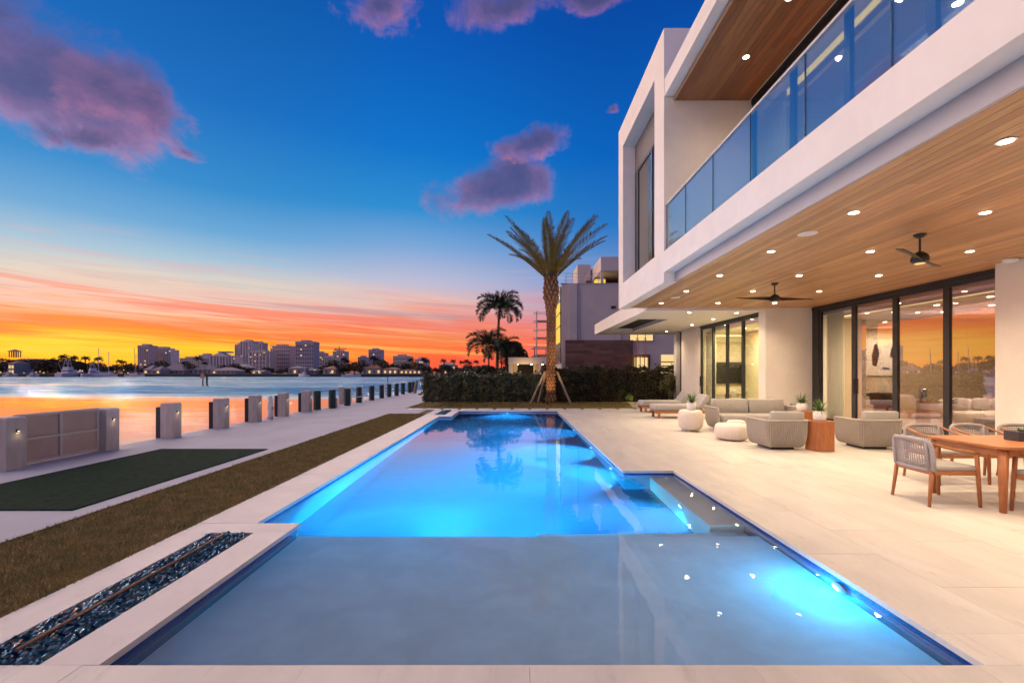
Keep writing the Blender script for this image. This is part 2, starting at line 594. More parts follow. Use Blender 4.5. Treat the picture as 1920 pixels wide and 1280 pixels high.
def lamp(name, kind, loc, power, col, parent=None, aim=None, **kw):
    d = bpy.data.lights.new(name, kind)
    d.energy = power
    d.color = col[:3]
    for k, v in kw.items():
        setattr(d, k, v)
    o = bpy.data.objects.new(name, d)
    C.objects.link(o)
    o.location = loc
    if aim is not None:
        o.rotation_euler = Vector(aim).to_track_quat('-Z', 'Y').to_euler()
    if parent is not None:
        o.parent = parent
    return o


ORD = ['first', 'second', 'third', 'fourth', 'fifth', 'sixth', 'seventh', 'eighth', 'ninth', 'tenth', 'eleventh', 'twelfth',
       'thirteenth', 'fourteenth', 'fifteenth', 'sixteenth', 'seventeenth', 'eighteenth', 'nineteenth', 'twentieth']

# ------------------------------------------------------------------ water of the bay, land
WZ = -1.0


def struct(o):
    o['kind'] = 'structure'
    return o


river_m = bpy.data.materials.new('river_m')
river_m.use_nodes = True
t = NT(river_m.node_tree)
b = t.n['Principled BSDF']
b.inputs['Base Color'].default_value = (0.07, 0.05, 0.10, 1)
b.inputs['Roughness'].default_value = 0.0
pos = t.node('ShaderNodeNewGeometry').outputs['Position']
sp = t.node('ShaderNodeSeparateXYZ')
t.l.new(pos, sp.inputs[0])
# calm near the wall, a breeze farther out; the facets of the ripples lean towards whoever looks across them
wob = t.noise(t.scale(pos, (.012, .05, 1)), 1.0, 3)
dist = t.math('ADD', sp.outputs[1], t.math('MULTIPLY', t.math('SUBTRACT', wob, .5), 22.0))
breeze = t.smooth(dist, 38.0, 62.0, 0.0, 1.0)
patch = t.smooth(t.noise(t.scale(pos, (.008, .05, 1)), 1.0, 4), .36, .62, .65, 1.0)
na = t.noise(t.scale(pos, (.10, .55, 1)), 1.0, 5, .65)
nb_ = t.noise(t.scale(pos, (.30, 1.1, 1)), 1.3, 4, .6)
amp = t.math('ADD', t.math('MULTIPLY', t.math('MULTIPLY', breeze, patch), .34), .06)
lean = t.math('MULTIPLY', t.math('MULTIPLY', breeze, patch), -.15)
ny_ = t.math('ADD', t.math('MULTIPLY', t.math('SUBTRACT', na, .5), amp), lean)
nx_ = t.math('MULTIPLY', t.math('MULTIPLY', t.math('SUBTRACT', nb_, .5), amp), .6)
nv = t.node('ShaderNodeVectorMath', operation='NORMALIZE')
t.put(nv.inputs[0], t.vec(nx_, t.math('SUBTRACT', ny_, .012), 1.0))
t.put(b.inputs['Normal'], nv.outputs[0])
b.inputs['Roughness'].default_value = 0.05
t.put(b.inputs['Coat Weight'], t.math('SUBTRACT', 1.0, t.math('MULTIPLY', breeze, .85)))
t.put(b.inputs['IOR'], t.math('SUBTRACT', 2.0, t.math('MULTIPLY', breeze, .45)))
b.inputs['Coat Roughness'].default_value = 0.05
t.put(b.inputs['Coat Normal'], nv.outputs[0])
m = MB()
m.quad((-3500, -600, WZ), (3500, -600, WZ), (3500, 5500, WZ), (-3500, 5500, WZ))
struct(m.build('water', river_m))

m = MB()
m.box(-8.55, -4.8, -8, 60, -1.6, -.004)
m.box(-4.8, 60, 24.2, 130, -1.6, -.012)
m.box(10.6, 60, -8, 24.2, -1.6, -.02)
m.box(-4.8, 10.6, 20.3, 24.2, -1.6, -.012)
struct(m.build('ground', soil))

# ------------------------------------------------------------------ dock promenade along the water
dock = MB().box(-8.62, -4.82, -3, 40, -.2, 0.0).build('dock_promenade', concrete)
struct(dock)
MB().box(-8.66, -8.62, -3, 40, -1.7, -.02).build('seawall_face', pillar_conc, dock)
walk = MB().box(-4.82, -3.72, 17.45, 20.25, -.12, 0.002).build('side_path', concrete)
struct(walk)
tf = MB().box(-7.3, -5.1, 5.25, 9.4, 0.002, 0.016).build('turf_mat', turf_m)
tag(tf, 'dark green rectangle of artificial turf laid on the dock promenade', 'turf mat')

# ------------------------------------------------------------------ pool outline
PO = [(-2.27, 2.487), (2.57, 2.487), (2.57, 7.38), (1.75, 7.38), (1.75, 18.7), (-2.28, 18.7), (-2.28, 16.45), (-2.73, 16.45),
      (-2.73, 4.82), (-2.27, 4.82)]


def grow(poly, d):
    """Move the sides of a rectilinear counter-clockwise outline outward by d."""
    n = len(poly)
    lines = []
    for i in range(n):
        (x0, y0), (x1, y1) = poly[i], poly[(i + 1) % n]
        L_ = math.hypot(x1 - x0, y1 - y0)
        nx, ny = (y1 - y0) / L_, -(x1 - x0) / L_
        lines.append((nx, ny, nx * (x0 + nx * d) + ny * (y0 + ny * d)))
    out = []
    for i in range(n):
        a, b_ = lines[i - 1], lines[i]
        x = a[2] / a[0] if abs(a[0]) > .5 else b_[2] / b_[0]
        y = a[2] / a[1] if abs(a[1]) > .5 else b_[2] / b_[1]
        out.append((x, y))
    return out


WATER = -.057
DEEP = -1.75
SH = -.32
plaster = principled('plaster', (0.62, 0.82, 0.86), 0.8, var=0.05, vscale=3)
dimmed_wall_plaster = principled('dimmed_wall_plaster', (0.05, 0.15, 0.24), 0.8, var=0.05, vscale=3)  # the basin plaster darkened for the walls, to dim the lamp glow on them
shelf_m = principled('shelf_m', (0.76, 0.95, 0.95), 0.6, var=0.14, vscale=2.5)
bench_m = principled('bench_m', (0.80, 0.70, 0.55), 0.6, var=0.14, vscale=2.5)
tile_m = bpy.data.materials.new('tile_m')
tile_m.use_nodes = True
t = NT(tile_m.node_tree)
b = t.n['Principled BSDF']
b.inputs['Roughness'].default_value = 0.12
br = t.node('ShaderNodeTexBrick')
br.inputs['Color1'].default_value = (0.005, 0.025, 0.16, 1)
br.inputs['Color2'].default_value = (0.01, 0.055, 0.28, 1)
br.inputs['Mortar'].default_value = (0.02, 0.04, 0.09, 1)
br.inputs['Scale'].default_value = 1.0
br.inputs['Brick Width'].default_value = .025
br.inputs['Row Height'].default_value = .025
br.inputs['Mortar Size'].default_value = .0018
br.offset = 0
p_ = t.node('ShaderNodeSeparateXYZ')
t.l.new(t.node('ShaderNodeTexCoord').outputs['Object'], p_.inputs[0])
t.put(br.inputs['Vector'], t.vec(t.math('ADD', p_.outputs[0], p_.outputs[1]), p_.outputs[2], 0.0))
t.put(b.inputs['Base Color'], br.outputs[0])

pool = bpy.data.objects.new('pool_basin', None)
C.objects.link(pool)
pool['kind'] = 'structure'


def ring(poly, z0, z1):
    m = MB()
    n = len(poly)
    for i in range(n):
        (x0, y0), (x1, y1) = poly[i], poly[(i + 1) % n]
        m.quad((x1, y1, z0), (x0, y0, z0), (x0, y0, z1), (x1, y1, z1))
    return m


PW = grow(PO, .03)
ring(PW, DEEP - .01, -.043).build('pool_wall', dimmed_wall_plaster, pool)
ring(grow(PO, .025), -.20, -.041).build('waterline_tile', tile_m, pool)
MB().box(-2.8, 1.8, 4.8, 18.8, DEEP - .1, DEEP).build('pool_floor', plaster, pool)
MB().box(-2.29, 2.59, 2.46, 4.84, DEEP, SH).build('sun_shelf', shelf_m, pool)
MB().box(.25, 2.59, 4.84, 5.14, DEEP, SH - .22).build('pool_step', shelf_m, pool)
MB().box(2.2, 2.59, 5.14, 7.40, DEEP, SH + .03).build('pool_bench', bench_m, pool)

water_m = bpy.data.materials.new('pool_water_m')
water_m.use_nodes = True
t = NT(water_m.node_tree)
t.n.clear()
o_ = t.node('ShaderNodeOutputMaterial')
gl = t.node('ShaderNodeBsdfGlass')
gl.inputs['IOR'].default_value = 1.33
gl.inputs['Roughness'].default_value = 0.0
pos = t.node('ShaderNodeNewGeometry').outputs['Position']
bn = t.node('ShaderNodeBump')
bn.inputs['Strength'].default_value = 1.0
bn.inputs['Distance'].default_value = 0.0014
t.put(bn.inputs['Height'], t.math('ADD', t.noise(t.scale(pos, (3.0, 3.0, 1)), 1.0, 2, .5), t.math('MULTIPLY', t.noise(t.scale(pos, (11, 11, 1)), 1.0, 2, .5), .12)))
t.l.new(bn.outputs[0], gl.inputs['Normal'])
t.l.new(gl.outputs[0], o_.inputs['Surface'])
va = t.node('ShaderNodeVolumeAbsorption')
va.inputs['Color'].default_value = (0.12, 0.72, 0.96, 1)
va.inputs['Density'].default_value = 0.22
vs_ = t.node('ShaderNodeVolumeScatter')
vs_.inputs['Color'].default_value = (0.15, 0.70, 1.0, 1)
vs_.inputs['Density'].default_value = 0.07
ad_ = t.node('ShaderNodeAddShader')
t.l.new(va.outputs[0], ad_.inputs[0])
t.l.new(vs_.outputs[0], ad_.inputs[1])
t.l.new(ad_.outputs[0], o_.inputs['Volume'])
wat = MB().prism(grow(PO, .05), DEEP - .3, WATER).build('pool_water', water_m)
wat['kind'] = 'structure'

# underwater lights
PLIGHT = [((-.3, 18.68, -.42), (0, -1, -.12), 'on the far end wall of the pool'), ((1.74, 13.4, -.42), (-1, 0, -.12), 'on the house side pool wall, one before the far end'),
          ((1.74, 10.35, -.42), (-1, 0, -.12), 'on the house side pool wall, midway down the pool'), ((1.74, 8.2, -.42), (-1, 0, -.12), 'on the house side pool wall, just before the step out'),
          ((2.19, 6.0, -.44), (-1, 0, -.12), 'on the riser of the pool bench'), ((2.565, 3.62, -.2), (-1, .15, -.12), 'at the side of the shallow sun shelf')]
PPOW = [4000, 8500, 8500, 7000, 1500, 46]
for (p, d, where), pw in zip(PLIGHT, PPOW):
    d = Vector(d).normalized()
    r = thing('pool_light', p, 'small round blue underwater light ' + where, 'pool light', 'blue underwater pool lights')
    q = d.to_track_quat('Z', 'Y').to_matrix()
    for nm, r0, r1, z0, z1, mt in (('bezel', .075, .06, -.02, .012, white_ceramic), ('lens', .05, .04, .012, .02, glow_blue)):
        mm = MB().lathe([(r0, z0), (r0, z0 + (z1 - z0) * .5), (r1, z1)], 20)
        mm.v = [tuple(q @ Vector(v)) for v in mm.v]
        mm.build(nm, mt, r, world=False, smooth=False)
    if p[2] < -.3:
        pl = lamp('pool_lamp', 'SPOT', tuple(d * .06), pw, (0.02, 0.60, 1.0), r, aim=(d.x, d.y, -1.0), spot_size=R(125), spot_blend=1.0, shadow_soft_size=.04)
    else:
        pl = lamp('pool_lamp', 'POINT', tuple(d * .075), pw, (0.03, 0.50, 1.0), r, shadow_soft_size=.04)
    pl.data.cycles.use_multiple_importance_sampling = False

for x_, wl_ in ((-1.5, 'nearer the dock side'), (-.2, 'nearer the pool middle')):        # two unseen lights added in the shelf riser to brighten the deep floor
    r = thing('pool_light', (x_, 4.87, -.62), 'added underwater light in the riser below the sun shelf, ' + wl_, 'pool light', 'added underwater lights below the shelf')
    MB().tube([(0, -.025, 0), (0, .012, 0)], .07, 16).build('bezel', steel, r, world=False)
    MB().tube([(0, .0125, 0), (0, .02, 0)], .05, 16).build('lens', glow_blue, r, world=False)
    pl = lamp('pool_lamp', 'SPOT', (0, .06, 0), 5200, (0.02, 0.62, 1.0), r, aim=(-.05, 1, -.55), spot_size=R(130), spot_blend=1.0, shadow_soft_size=.04)
    pl.data.cycles.use_multiple_importance_sampling = False

# ------------------------------------------------------------------ stone deck round the pool: every paver a piece
deck = MB()
deck.box(2.606, 10.2, 2.452, 19.3, -.4, -.044)
deck.box(1.786, 2.606, 7.416, 19.3, -.4, -.044)
deck.box(-4.8, 10.2, -3, 2.451, -.4, -.044)
deck = deck.build('pool_deck', grout)
struct(deck)
G = .0010


def paver(x0, x1, y0, y1, parent=deck, mat=limestone, z=0.0, name='paver'):
    dzz = rnd.uniform(-.0012, .0012)
    MB().box(x0 + G, x1 - G, y0 + G, y1 - G, -.04, z + dzz).build(name, mat, parent)


col = 0
x = 2.57
while x < 10.1:
    x1 = min(x + .61, 10.19)
    y = 2.487
    off = (.3, .9, .6)[col % 3]
    first = True
    ymax = 19.3
    while y < ymax - .01:
        y1 = min(y + (off if first else 1.22), ymax)
        first = False
        if not (x >= 8.5 and y > 15.5):
            paver(x, x1, y, y1)
        y = y1
    x = x1
    col += 1
for i, (xa, xb) in enumerate(((1.75, 2.16), (2.16, 2.57))):
    y = 7.38
    first = True
    while y < 19.29:
        y1 = min(y + ((.7, 1.22)[i] if first else 1.22), 19.3)
        first = False
        paver(xa, xb, y, y1)
        y = y1
for row, (ya, yb) in enumerate(((1.877, 2.487), (1.267, 1.877))):
    x = -4.8 + row * .5
    while x < 10.1:
        paver(x, min(x + 1.22, 10.19), ya, yb)
        x += 1.22
m = MB()
for i in range(150):                     # slot drain in front of the veranda
    y = 4.0 + i * .06
    m.add([(3.70, y, .0015), (3.78, y + .03, .0015), (3.78, y + .042, .0015), (3.70, y + .012, .0015)], [(0, 1, 2, 3)])
dr = m.build('drain_slot', grout, deck)
dr['kind'] = 'stuff'

coping_m = principled('coping_m', (0.60, 0.55, 0.53), 0.45, var=0.12, vscale=2.0, bump=0.03, bscale=60, objvar=0.03, vein=.22)
cop = MB()
cop.box(-3.35, -2.766, 4.844, 16.426, -.4, -.044)
cop.box(-3.35, -2.316, 16.426, 19.3, -.4, -.30)
cop.box(-3.35, -2.306, 2.456, 4.844, -.4, -.20)
cop.box(-2.316, 1.78, 18.736, 19.3, -.4, -.044)
cop = cop.build('pool_coping', grout)
struct(cop)


def copstone(x0, x1, y0, y1):
    paver(x0, x1, y0, y1, cop, coping_m, 0.0, 'coping_stone')


y = 4.82
while y < 16.4:
    copstone(-3.35, -2.73, y, min(y + 1.162, 16.45))
    y += 1.163
for (ya, yb) in ((2.487, 3.65), (3.65, 4.82)):
    copstone(-3.35, -3.03, ya, yb)
for (ya, yb) in ((2.487, 3.5), (3.5, 4.535)):
    copstone(-2.6, -2.27, ya, yb)
copstone(-3.03, -2.27, 4.535, 4.82)
copstone(-3.35, -3.03, 16.45, 17.87)
copstone(-3.35, -3.03, 17.87, 19.3)
copstone(-3.03, -2.28, 16.45, 17.03)
copstone(-2.6, -2.28, 17.03, 19.3)
copstone(-3.03, -2.6, 19.05, 19.3)
for i in range(4):
    copstone(-2.28 + i * 1.0075, -2.28 + (i + 1) * 1.0075, 18.7, 19.3)

# fire troughs of blue glass
pipe_m = principled('pipe_m', (.16, .08, .05), .5, metal=.6)
glass_chip = principled('glass_chip', (0.008, 0.045, 0.10), 0.05, spec=0.9, objvar=0, var=.9, vscale=25, col2=(0.03, 0.15, 0.25), coat=.6)
for k, (ya, yb, n, lab) in enumerate(((2.49, 4.533, 2600, 'long fire trough in the near pool corner filled with crushed dark blue glass'),
                                      (17.03, 19.05, 900, 'fire trough of dark blue glass at the far pool corner'))):
    r = thing('fire_trough', (-2.815, (ya + yb) / 2, 0), lab, 'fire trough', 'fire troughs beside the pool')
    m = MB()
    m.box(-3.029, -2.601, ya + .001, yb - .001, -.19, -.07)
    m.build('tray', black, r)
    m = MB()
    for i in range(n):
        cx, cy_ = rnd.uniform(-3.02, -2.61), rnd.uniform(ya + .01, yb - .01)
        s = rnd.uniform(.013, .034)
        cz = -.04 + rnd.uniform(-.02, .055) * (1 - .35 * abs(cx + 2.815) / .21)
        vs = []
        for q in range(7):
            a1 = q * 2.399
            zz = 1 - 2 * (q + .5) / 7
            rr = math.sqrt(1 - zz * zz)
            k2 = s * rnd.uniform(.6, 1.25)
            vs.append((cx + rr * math.cos(a1) * k2, cy_ + rr * math.sin(a1) * k2, cz + zz * k2 * .8))
        m.add(vs, [(0, 1, 2), (0, 2, 3), (0, 3, 1), (1, 4, 2), (2, 5, 3), (3, 6, 1), (1, 6, 4), (2, 4, 5), (3, 5, 6), (4, 6, 5)])
    g = m.build('crushed_glass', glass_chip, r)
    g['kind'] = 'stuff'
    MB().tube([(-2.815, ya + .08, .03), (-2.815, yb - .12, .03)], .011, 8).build('burner_pipe', pipe_m, r)

# ------------------------------------------------------------------ lawns
lawn = MB().box(-4.80, -3.352, -2, 17.44, -.3, -.012).build('lawn', lawn_m)
struct(lawn)
m = MB()
m.box(-3.71, -3.352, 17.44, 19.3, -.3, -.012)
m.box(-4.83, 10.6, 19.31, 24.25, -.3, -.012)
m.box(-4.83, -3.72, 20.26, 24.25, -.3, -.011)
far_lawn = m.build('lawn', lawn_m)
struct(far_lawn)
m = MB()


def blades(m, x0, x1, y0, y1, n, h0, h1, w):
    for i in range(n):
        x, y = rnd.uniform(x0, x1), y0 + (y1 - y0) * rnd.random() ** 1.7
        a = rnd.uniform(0, 6.283)
        h = rnd.uniform(h0, h1)
        k = w * (1 + .12 * max(0, y - 4))
        lx, ly = rnd.gauss(0, .5) * h, rnd.gauss(0, .5) * h
        m.add([(x - math.cos(a) * k, y - math.sin(a) * k, -.012), (x + math.cos(a) * k, y + math.sin(a) * k, -.012), (x + lx, y + ly, h - .012)], [(0, 1, 2)])


blades(m, -4.815, -3.335, 2.3, 17.4, 70000, .02, .055, .0032)
g = m.build('grass', blade_m)
g['kind'] = 'stuff'
m = MB()
blades(m, -4.8, 8.4, 19.95, 24.2, 26000, .02, .045, .004)
g = m.build('grass', blade_m)
g['kind'] = 'stuff'

# stepping stones behind the pool, and towards the hedge
x = -4.6
i = 0
while x < 9.4:
    o = MB().box(x, x + .62, 19.36, 19.92, -.05, .004).build('stepping_stone', limestone, bevel=.006)
    tag(o, 'square pale stepping stone in the grass row behind the pool, %s from the water side' % ORD[i], 'stepping stone', 'stepping stones behind the pool')
    x += .76
    i += 1
for j in range(5):
    o = MB().box(5.35 + j * .16, 7.6 + .05 * j, 20.25 + j * .82, 20.85 + j * .82, -.05, .004).build('stepping_stone', limestone, bevel=.006)
    tag(o, 'long pale stepping stone leading from the loungers to the hedge, %s from the deck' % ORD[j], 'stepping stone', 'long stepping stones leading to the hedge')

# ------------------------------------------------------------------ along the water edge
fender_m = principled('fender_m', (0.02, 0.02, 0.022), 0.7)


def pillar(Y, w, h, lab, light=True, x=-8.38, fender=True):
    r = thing('dock_pillar', (x, Y, 0), lab, 'pillar', 'square concrete dock pillars')
    m = MB()
    a, c = w / 2, w / 2 - .02
    m.add([(-a, -a, 0), (a, -a, 0), (a, a, 0), (-a, a, 0), (-a, -a, h - .03), (a, -a, h - .03), (a, a, h - .03), (-a, a, h - .03),
           (-c, -c, h), (c, -c, h), (c, c, h), (-c, c, h)],
          [(0, 1, 5, 4), (1, 2, 6, 5), (2, 3, 7, 6), (3, 0, 4, 7), (4, 5, 9, 8), (5, 6, 10, 9), (6, 7, 11, 10), (7, 4, 8, 11), (8, 9, 10, 11), (3, 2, 1, 0)])
    m.build('post', pillar_conc, r, bevel=.008, world=False)
    if light:
        q = MB().box(w / 2 + .001, w / 2 + .022, -.02, .02, h - .25, h - .195)
        q.build('lamp_housing', black, r, world=False)
        MB().box(w / 2 + .006, w / 2 + .026, -.018, .018, h - .258, h - .252).build('lamp_lens', glow_small, r, world=False)
        MB().lathe([(.008, 0), (.015, .008), (.011, .016)], 10, (w / 2 + .024, 0, h - .235)).build('lamp_glow', glow_small, r, world=False)
        lamp('pillar_lamp', 'POINT', (w / 2 + .06, 0, h - .31), 0.08, WARM, r, shadow_soft_size=.02)
    if fender:
        MB().box(-w / 2 - .13, -w / 2 - .004, -.12, .06, -.5, h - .1).build('fender', fender_m, r, world=False)
    return r


pillar(7.45, .31, .86, 'square concrete dock pillar at the near end of the panelled screen wall', x=-8.30, fender=False)
pillar(9.32, .31, .86, 'square concrete dock pillar joined to the far end of the panelled screen wall', x=-8.38, fender=False)
for i, (Y, w) in enumerate(((11.1, .30), (13.0, .29), (14.7, .28), (16.5, .28), (18.35, .32))):
    pillar(Y, w, .85, ['square concrete dock pillar next beyond the screen wall pillar', 'square concrete dock pillar, second beyond the screen wall',
                       'square concrete dock pillar just before the wrapped white pedestal', 'square concrete dock pillar just beyond the wrapped white pedestal',
                       'square concrete dock pillar standing beside the first green piling'][i])
panel_m = principled('panel_m', (0.50, 0.36, 0.29), 0.75, var=.08, vscale=3)
r = thing('screen_wall', (-8.40, 8.4, 0), 'low beige panelled screen wall between two dock pillars', 'screen wall')
MB().box(-8.46, -8.40, 7.62, 9.15, .02, .86).build('backing', pillar_conc, r)
for a, b2 in ((7.66, 8.36), (8.42, 9.12)):
    for c, d in ((.06, .42), (.48, .83)):
        MB().box(-8.40, -8.385, a, b2, c, d).build('panel', panel_m, r, bevel=.004)
rail_m = principled('rail_m', (0.58, 0.47, 0.40), 0.7)
for c in (.02, .42, .83):
    MB().box(-8.40, -8.355, 7.62, 9.15, c, c + .05).build('rail', rail_m, r, bevel=.005)
for a in (7.62, 8.365, 9.105):
    MB().box(-8.398, -8.350, a, a + .05, .07, .83).build('stile', rail_m, r, bevel=.005)

r = thing('pedestal', (-8.30, 15.45, 0), 'narrow white dock power pedestal with a cover wrapped round it', 'power pedestal')
MB().tube([(0, 0, 0), (.01, 0, .2), (-.01, .01, .4), (.015, 0, .6), (0, 0, .72), (.01, 0, .79)], [.10, .085, .10, .088, .10, .05], 10).build('cover', white_ceramic, r, world=False, smooth=True)
MB().tube([(.1, -.02, .3), (.15, -.05, .27), (.13, -.06, .15), (.09, -.05, .02)], .012, 6).build('hose', pillar_conc, r, world=False)
MB().box(.075, .11, -.05, .05, .32, .42).build('socket', track_grey, r, world=False)

pile_green = principled('pile_green', (0.006, 0.035, 0.032), 0.6, var=.3, vscale=4)
GP = [(594.5, 768), (622.8, 765), (651, 760), (673, 754.5), (697, 750), (715.5, 746), (729.5, 743.5), (743.5, 741.2), (755.5, 738.6), (768, 736), (775, 734.5)]
proto = None
for i, (px, py) in enumerate(GP):
    Y = 1365.3 / (py - 697)
    x = (px - 965) / 853.3 * Y
    lab = 'dark green wrapped dock piling, %s along from the last lamp pillar' % (ORD[i] if i else 'nearest')
    if proto is None:
        proto = thing('green_piling', (x, Y, 0), lab, 'piling', 'dark green dock pilings')
        MB().lathe([(.15, -.9), (.15, .78), (.13, .81), (.02, .83)], 12).build('shaft', pile_green, proto, world=False, smooth=False)
        MB().lathe([(.156, .55), (.156, .60)], 12).build('band', black, proto, world=False)
    else:
        dup(proto, (x, Y, 0), 0, lab)
wood_grey = principled('wood_grey', (0.30, 0.25, 0.21), 0.9, var=.3, vscale=4)
o = MB().box(-8.75, -8.55, 22.6, 22.8, -.8, .86).build('white_post', pillar_conc, bevel=.01)
tag(o, 'pale square post beside the fourth green piling', 'post')
o = MB().box(-8.40, -8.16, 20.5, 21.0, 0, .42).build('dock_box', stucco_grey, bevel=.01)
tag(o, 'small grey box at the foot of the third green piling', 'box')
r = thing('boat_ladder', (-8.5, 24.5, 0), 'white tubular handrail frame between the far green pilings', 'handrail')
wh = principled('white_paint', (0.75, 0.74, 0.72), .5)
for z in (.42, .62):
    MB().tube([(-8.5, 23.2, z), (-8.5, 32, z)], .025, 6).build('rail', wh, r)
for y in (23.6, 25.4, 27.4, 29.8):
    MB().tube([(-8.5, y, 0), (-8.5, y, .85)], .04, 6).build('post', wh, r)
MB().tube([(-8.4, 23.3, .3), (-8.0, 23.5, .32), (-7.95, 24.6, .32), (-7.95, 24.9, 0)], .025, 6).build('grab_rail', wh, r)
MB().tube([(-8.75, 18.0, .70), (-8.75, 24, .72), (-8.75, 38, .72)], .012, 5).build('dock_rope', black)
o = bpy.data.objects['dock_rope']
tag(o, 'thin dark rope strung along the green dock pilings', 'rope')
o = MB().tube([(-7.6, 34.6, 0), (-7.45, 34.7, .95)], [.13, .12], 8).build('leaning_piling', wood_grey)
tag(o, 'short tilted brown wooden piling at the far end of the dock', 'piling')

# ------------------------------------------------------------------ the house
house = thing('modern_house', (8, 8, 0), 'white modern two storey house with wooden soffits and a glass balcony railing', 'house')
ZC = 3.78


def part(m, name, mat, bevel=0.0, parent=None, **kw):
    return m.build(name, mat, parent or house, bevel=bevel, **kw)


# projecting window frame of the upper floor
m = MB()
m.box(3.6, 4.05, 10.97, 15.75, 3.78, 4.55)
m.box(3.6, 4.05, 10.97, 15.75, 9.1, 9.88)
m.box(3.6, 4.05, 10.97, 11.72, 4.55, 9.1)
m.box(3.6, 4.05, 15.13, 15.75, 4.55, 9.1)
part(m, 'window_surround', stucco)
m = MB()
m.box(4.05, 9.6, 10.972, 11.3, 3.80, 9.878)
m.box(4.05, 9.6, 15.45, 15.748, 3.80, 9.878)
m.box(4.05, 9.6, 11.3, 15.45, 9.5, 9.876)
m.box(9.3, 9.6, 11.3, 15.45, 3.80, 9.5)
part(m, 'upper_wall', stucco)
m = MB()
m.box(4.06, 9.3, 11.3, 15.45, 4.3, 4.5)
part(m, 'interior_floor', floor_in)
m = MB()
m.box(4.10, 9.3, 11.301, 15.449, 8.95, 9.05)
part(m, 'interior_ceiling', ceil_in)
m = MB()
m.box(7.9, 8.0, 11.35, 15.4, 4.5, 8.95)
part(m, 'interior_wall', tan_wall)
sh = part(MB().box(4.02, 4.046, 11.722, 15.128, 8.18, 9.098), 'window_shade', stucco_grey)
slat_m = principled('slat_m', (0.22, 0.19, 0.18), .6)
for i in range(14):
    z = 8.19 + i * .064
    part(MB().box(4.0, 4.019, 11.73, 15.12, z, z + .052), 'slat', slat_m, parent=sh)
wf = MB()
for y in (11.722, 13.25, 14.75):
    wf.box(4.0, 4.048, y, y + .10, 4.552, 8.18)
wf.box(4.0, 4.048, 14.99, 15.126, 4.552, 8.18)
wf.box(4.0, 4.048, 11.822, 13.25, 4.552, 4.64)
wf.box(4.0, 4.048, 13.35, 14.75, 4.552, 4.64)
wf.box(4.0, 4.048, 11.822, 13.25, 8.09, 8.18)
wf.box(4.0, 4.048, 13.35, 14.75, 8.09, 8.18)
wf = part(wf, 'tall_window', bronze)
for a, b2 in ((11.822, 13.25), (13.35, 14.75)):
    part(MB().box(4.02, 4.03, a, b2, 4.64, 8.09), 'glass_pane', glass_win, parent=wf)
part(MB().box(4.02, 4.046, 14.852, 14.988, 4.552, 8.18), 'window_mullion', stucco_grey)
for y in (12.4, 13.6, 14.8):
    o = part(MB().lathe([(.09, 0), (.09, .01)], 14, (6.3, y, 8.935)), 'ceiling_spot', glow_warm)
lamp('room_lamp', 'AREA', (6.3 - 8, 13.4 - 8, 8.8), 18, WARM, house, aim=(0, 0, -1), size=1.2)

# balcony slab, edge beam, veranda ceiling
m = MB()
m.box(3.6, 3.86, -4, 10.968, 4.0, 4.5)
part(m, 'balcony_fascia', stucco)
m = MB()
m.box(3.862, 10.4, -4, 10.968, 3.81, 4.48)
m.box(4.052, 10.4, 10.972, 15.46, 3.802, 4.29)
ceil = part(m, 'patio_ceiling', stucco)
part(MB().box(3.858, 3.90, -4, 10.966, 3.772, 3.998), 'screen_track', track_grey)
part(MB().box(3.602, 3.90, 10.974, 15.74, 3.762, 3.779), 'soffit_trim', stucco)


def planks(x0, x1, y0, y1, w, z, parent, lens, wood=cedar):
    x = x0
    while x < x1 - .02:
        xa = min(x + w, x1)
        y = y0 - rnd.uniform(0, lens * .8)
        while y < y1:
            yb = min(y + lens * rnd.uniform(.75, 1.25), y1)
            if yb > y0 and y1 - yb < .5:
                yb = y1
            if yb > y0 + .1:
                MB().box(x + .0036, xa - .0036, max(y, y0) + .001, yb - .001, z, z + .02).build('plank', wood, parent)
            y = yb
        x = xa


planks(3.904, 10.19, -1.5, 15.44, .1285, ZC - .008, ceil, 3.9)
roof = part(MB().box(3.85, 10.6, -4, 10.97, 8.16, 8.62), 'upper_roof', stucco)
part(MB().box(3.61, 3.85, -4, 10.966, 8.23, 8.64), 'roof_fascia', stucco)
part(MB().box(3.835, 3.849, -4, 10.966, 8.112, 8.229), 'soffit_edge_board', cedar)
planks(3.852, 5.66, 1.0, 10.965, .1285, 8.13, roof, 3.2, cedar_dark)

# glass balcony railing
edge_m = principled('edge_m', (.01, .03, .05), .2)
rl = part(MB().box(3.64, 3.69, -4, 10.965, 5.60, 5.635), 'balcony_railing', track_grey)
part(MB().box(3.63, 3.70, -4, 10.965, 4.485, 4.53), 'base_shoe', track_grey, parent=rl)
yj = [10.96, 9.76, 8.41, 7.07, 5.74, 4.42, 3.08, 1.74, .4, -.94, -2.3, -3.9]
for a, b2 in zip(yj, yj[1:]):
    part(MB().box(3.658, 3.672, b2 + .008, a - .008, 4.53, 5.60), 'glass_panel', glass_rail, parent=rl)
    part(MB().box(3.656, 3.674, a - .008, a + .004, 4.53, 5.60), 'panel_edge', edge_m, parent=rl)

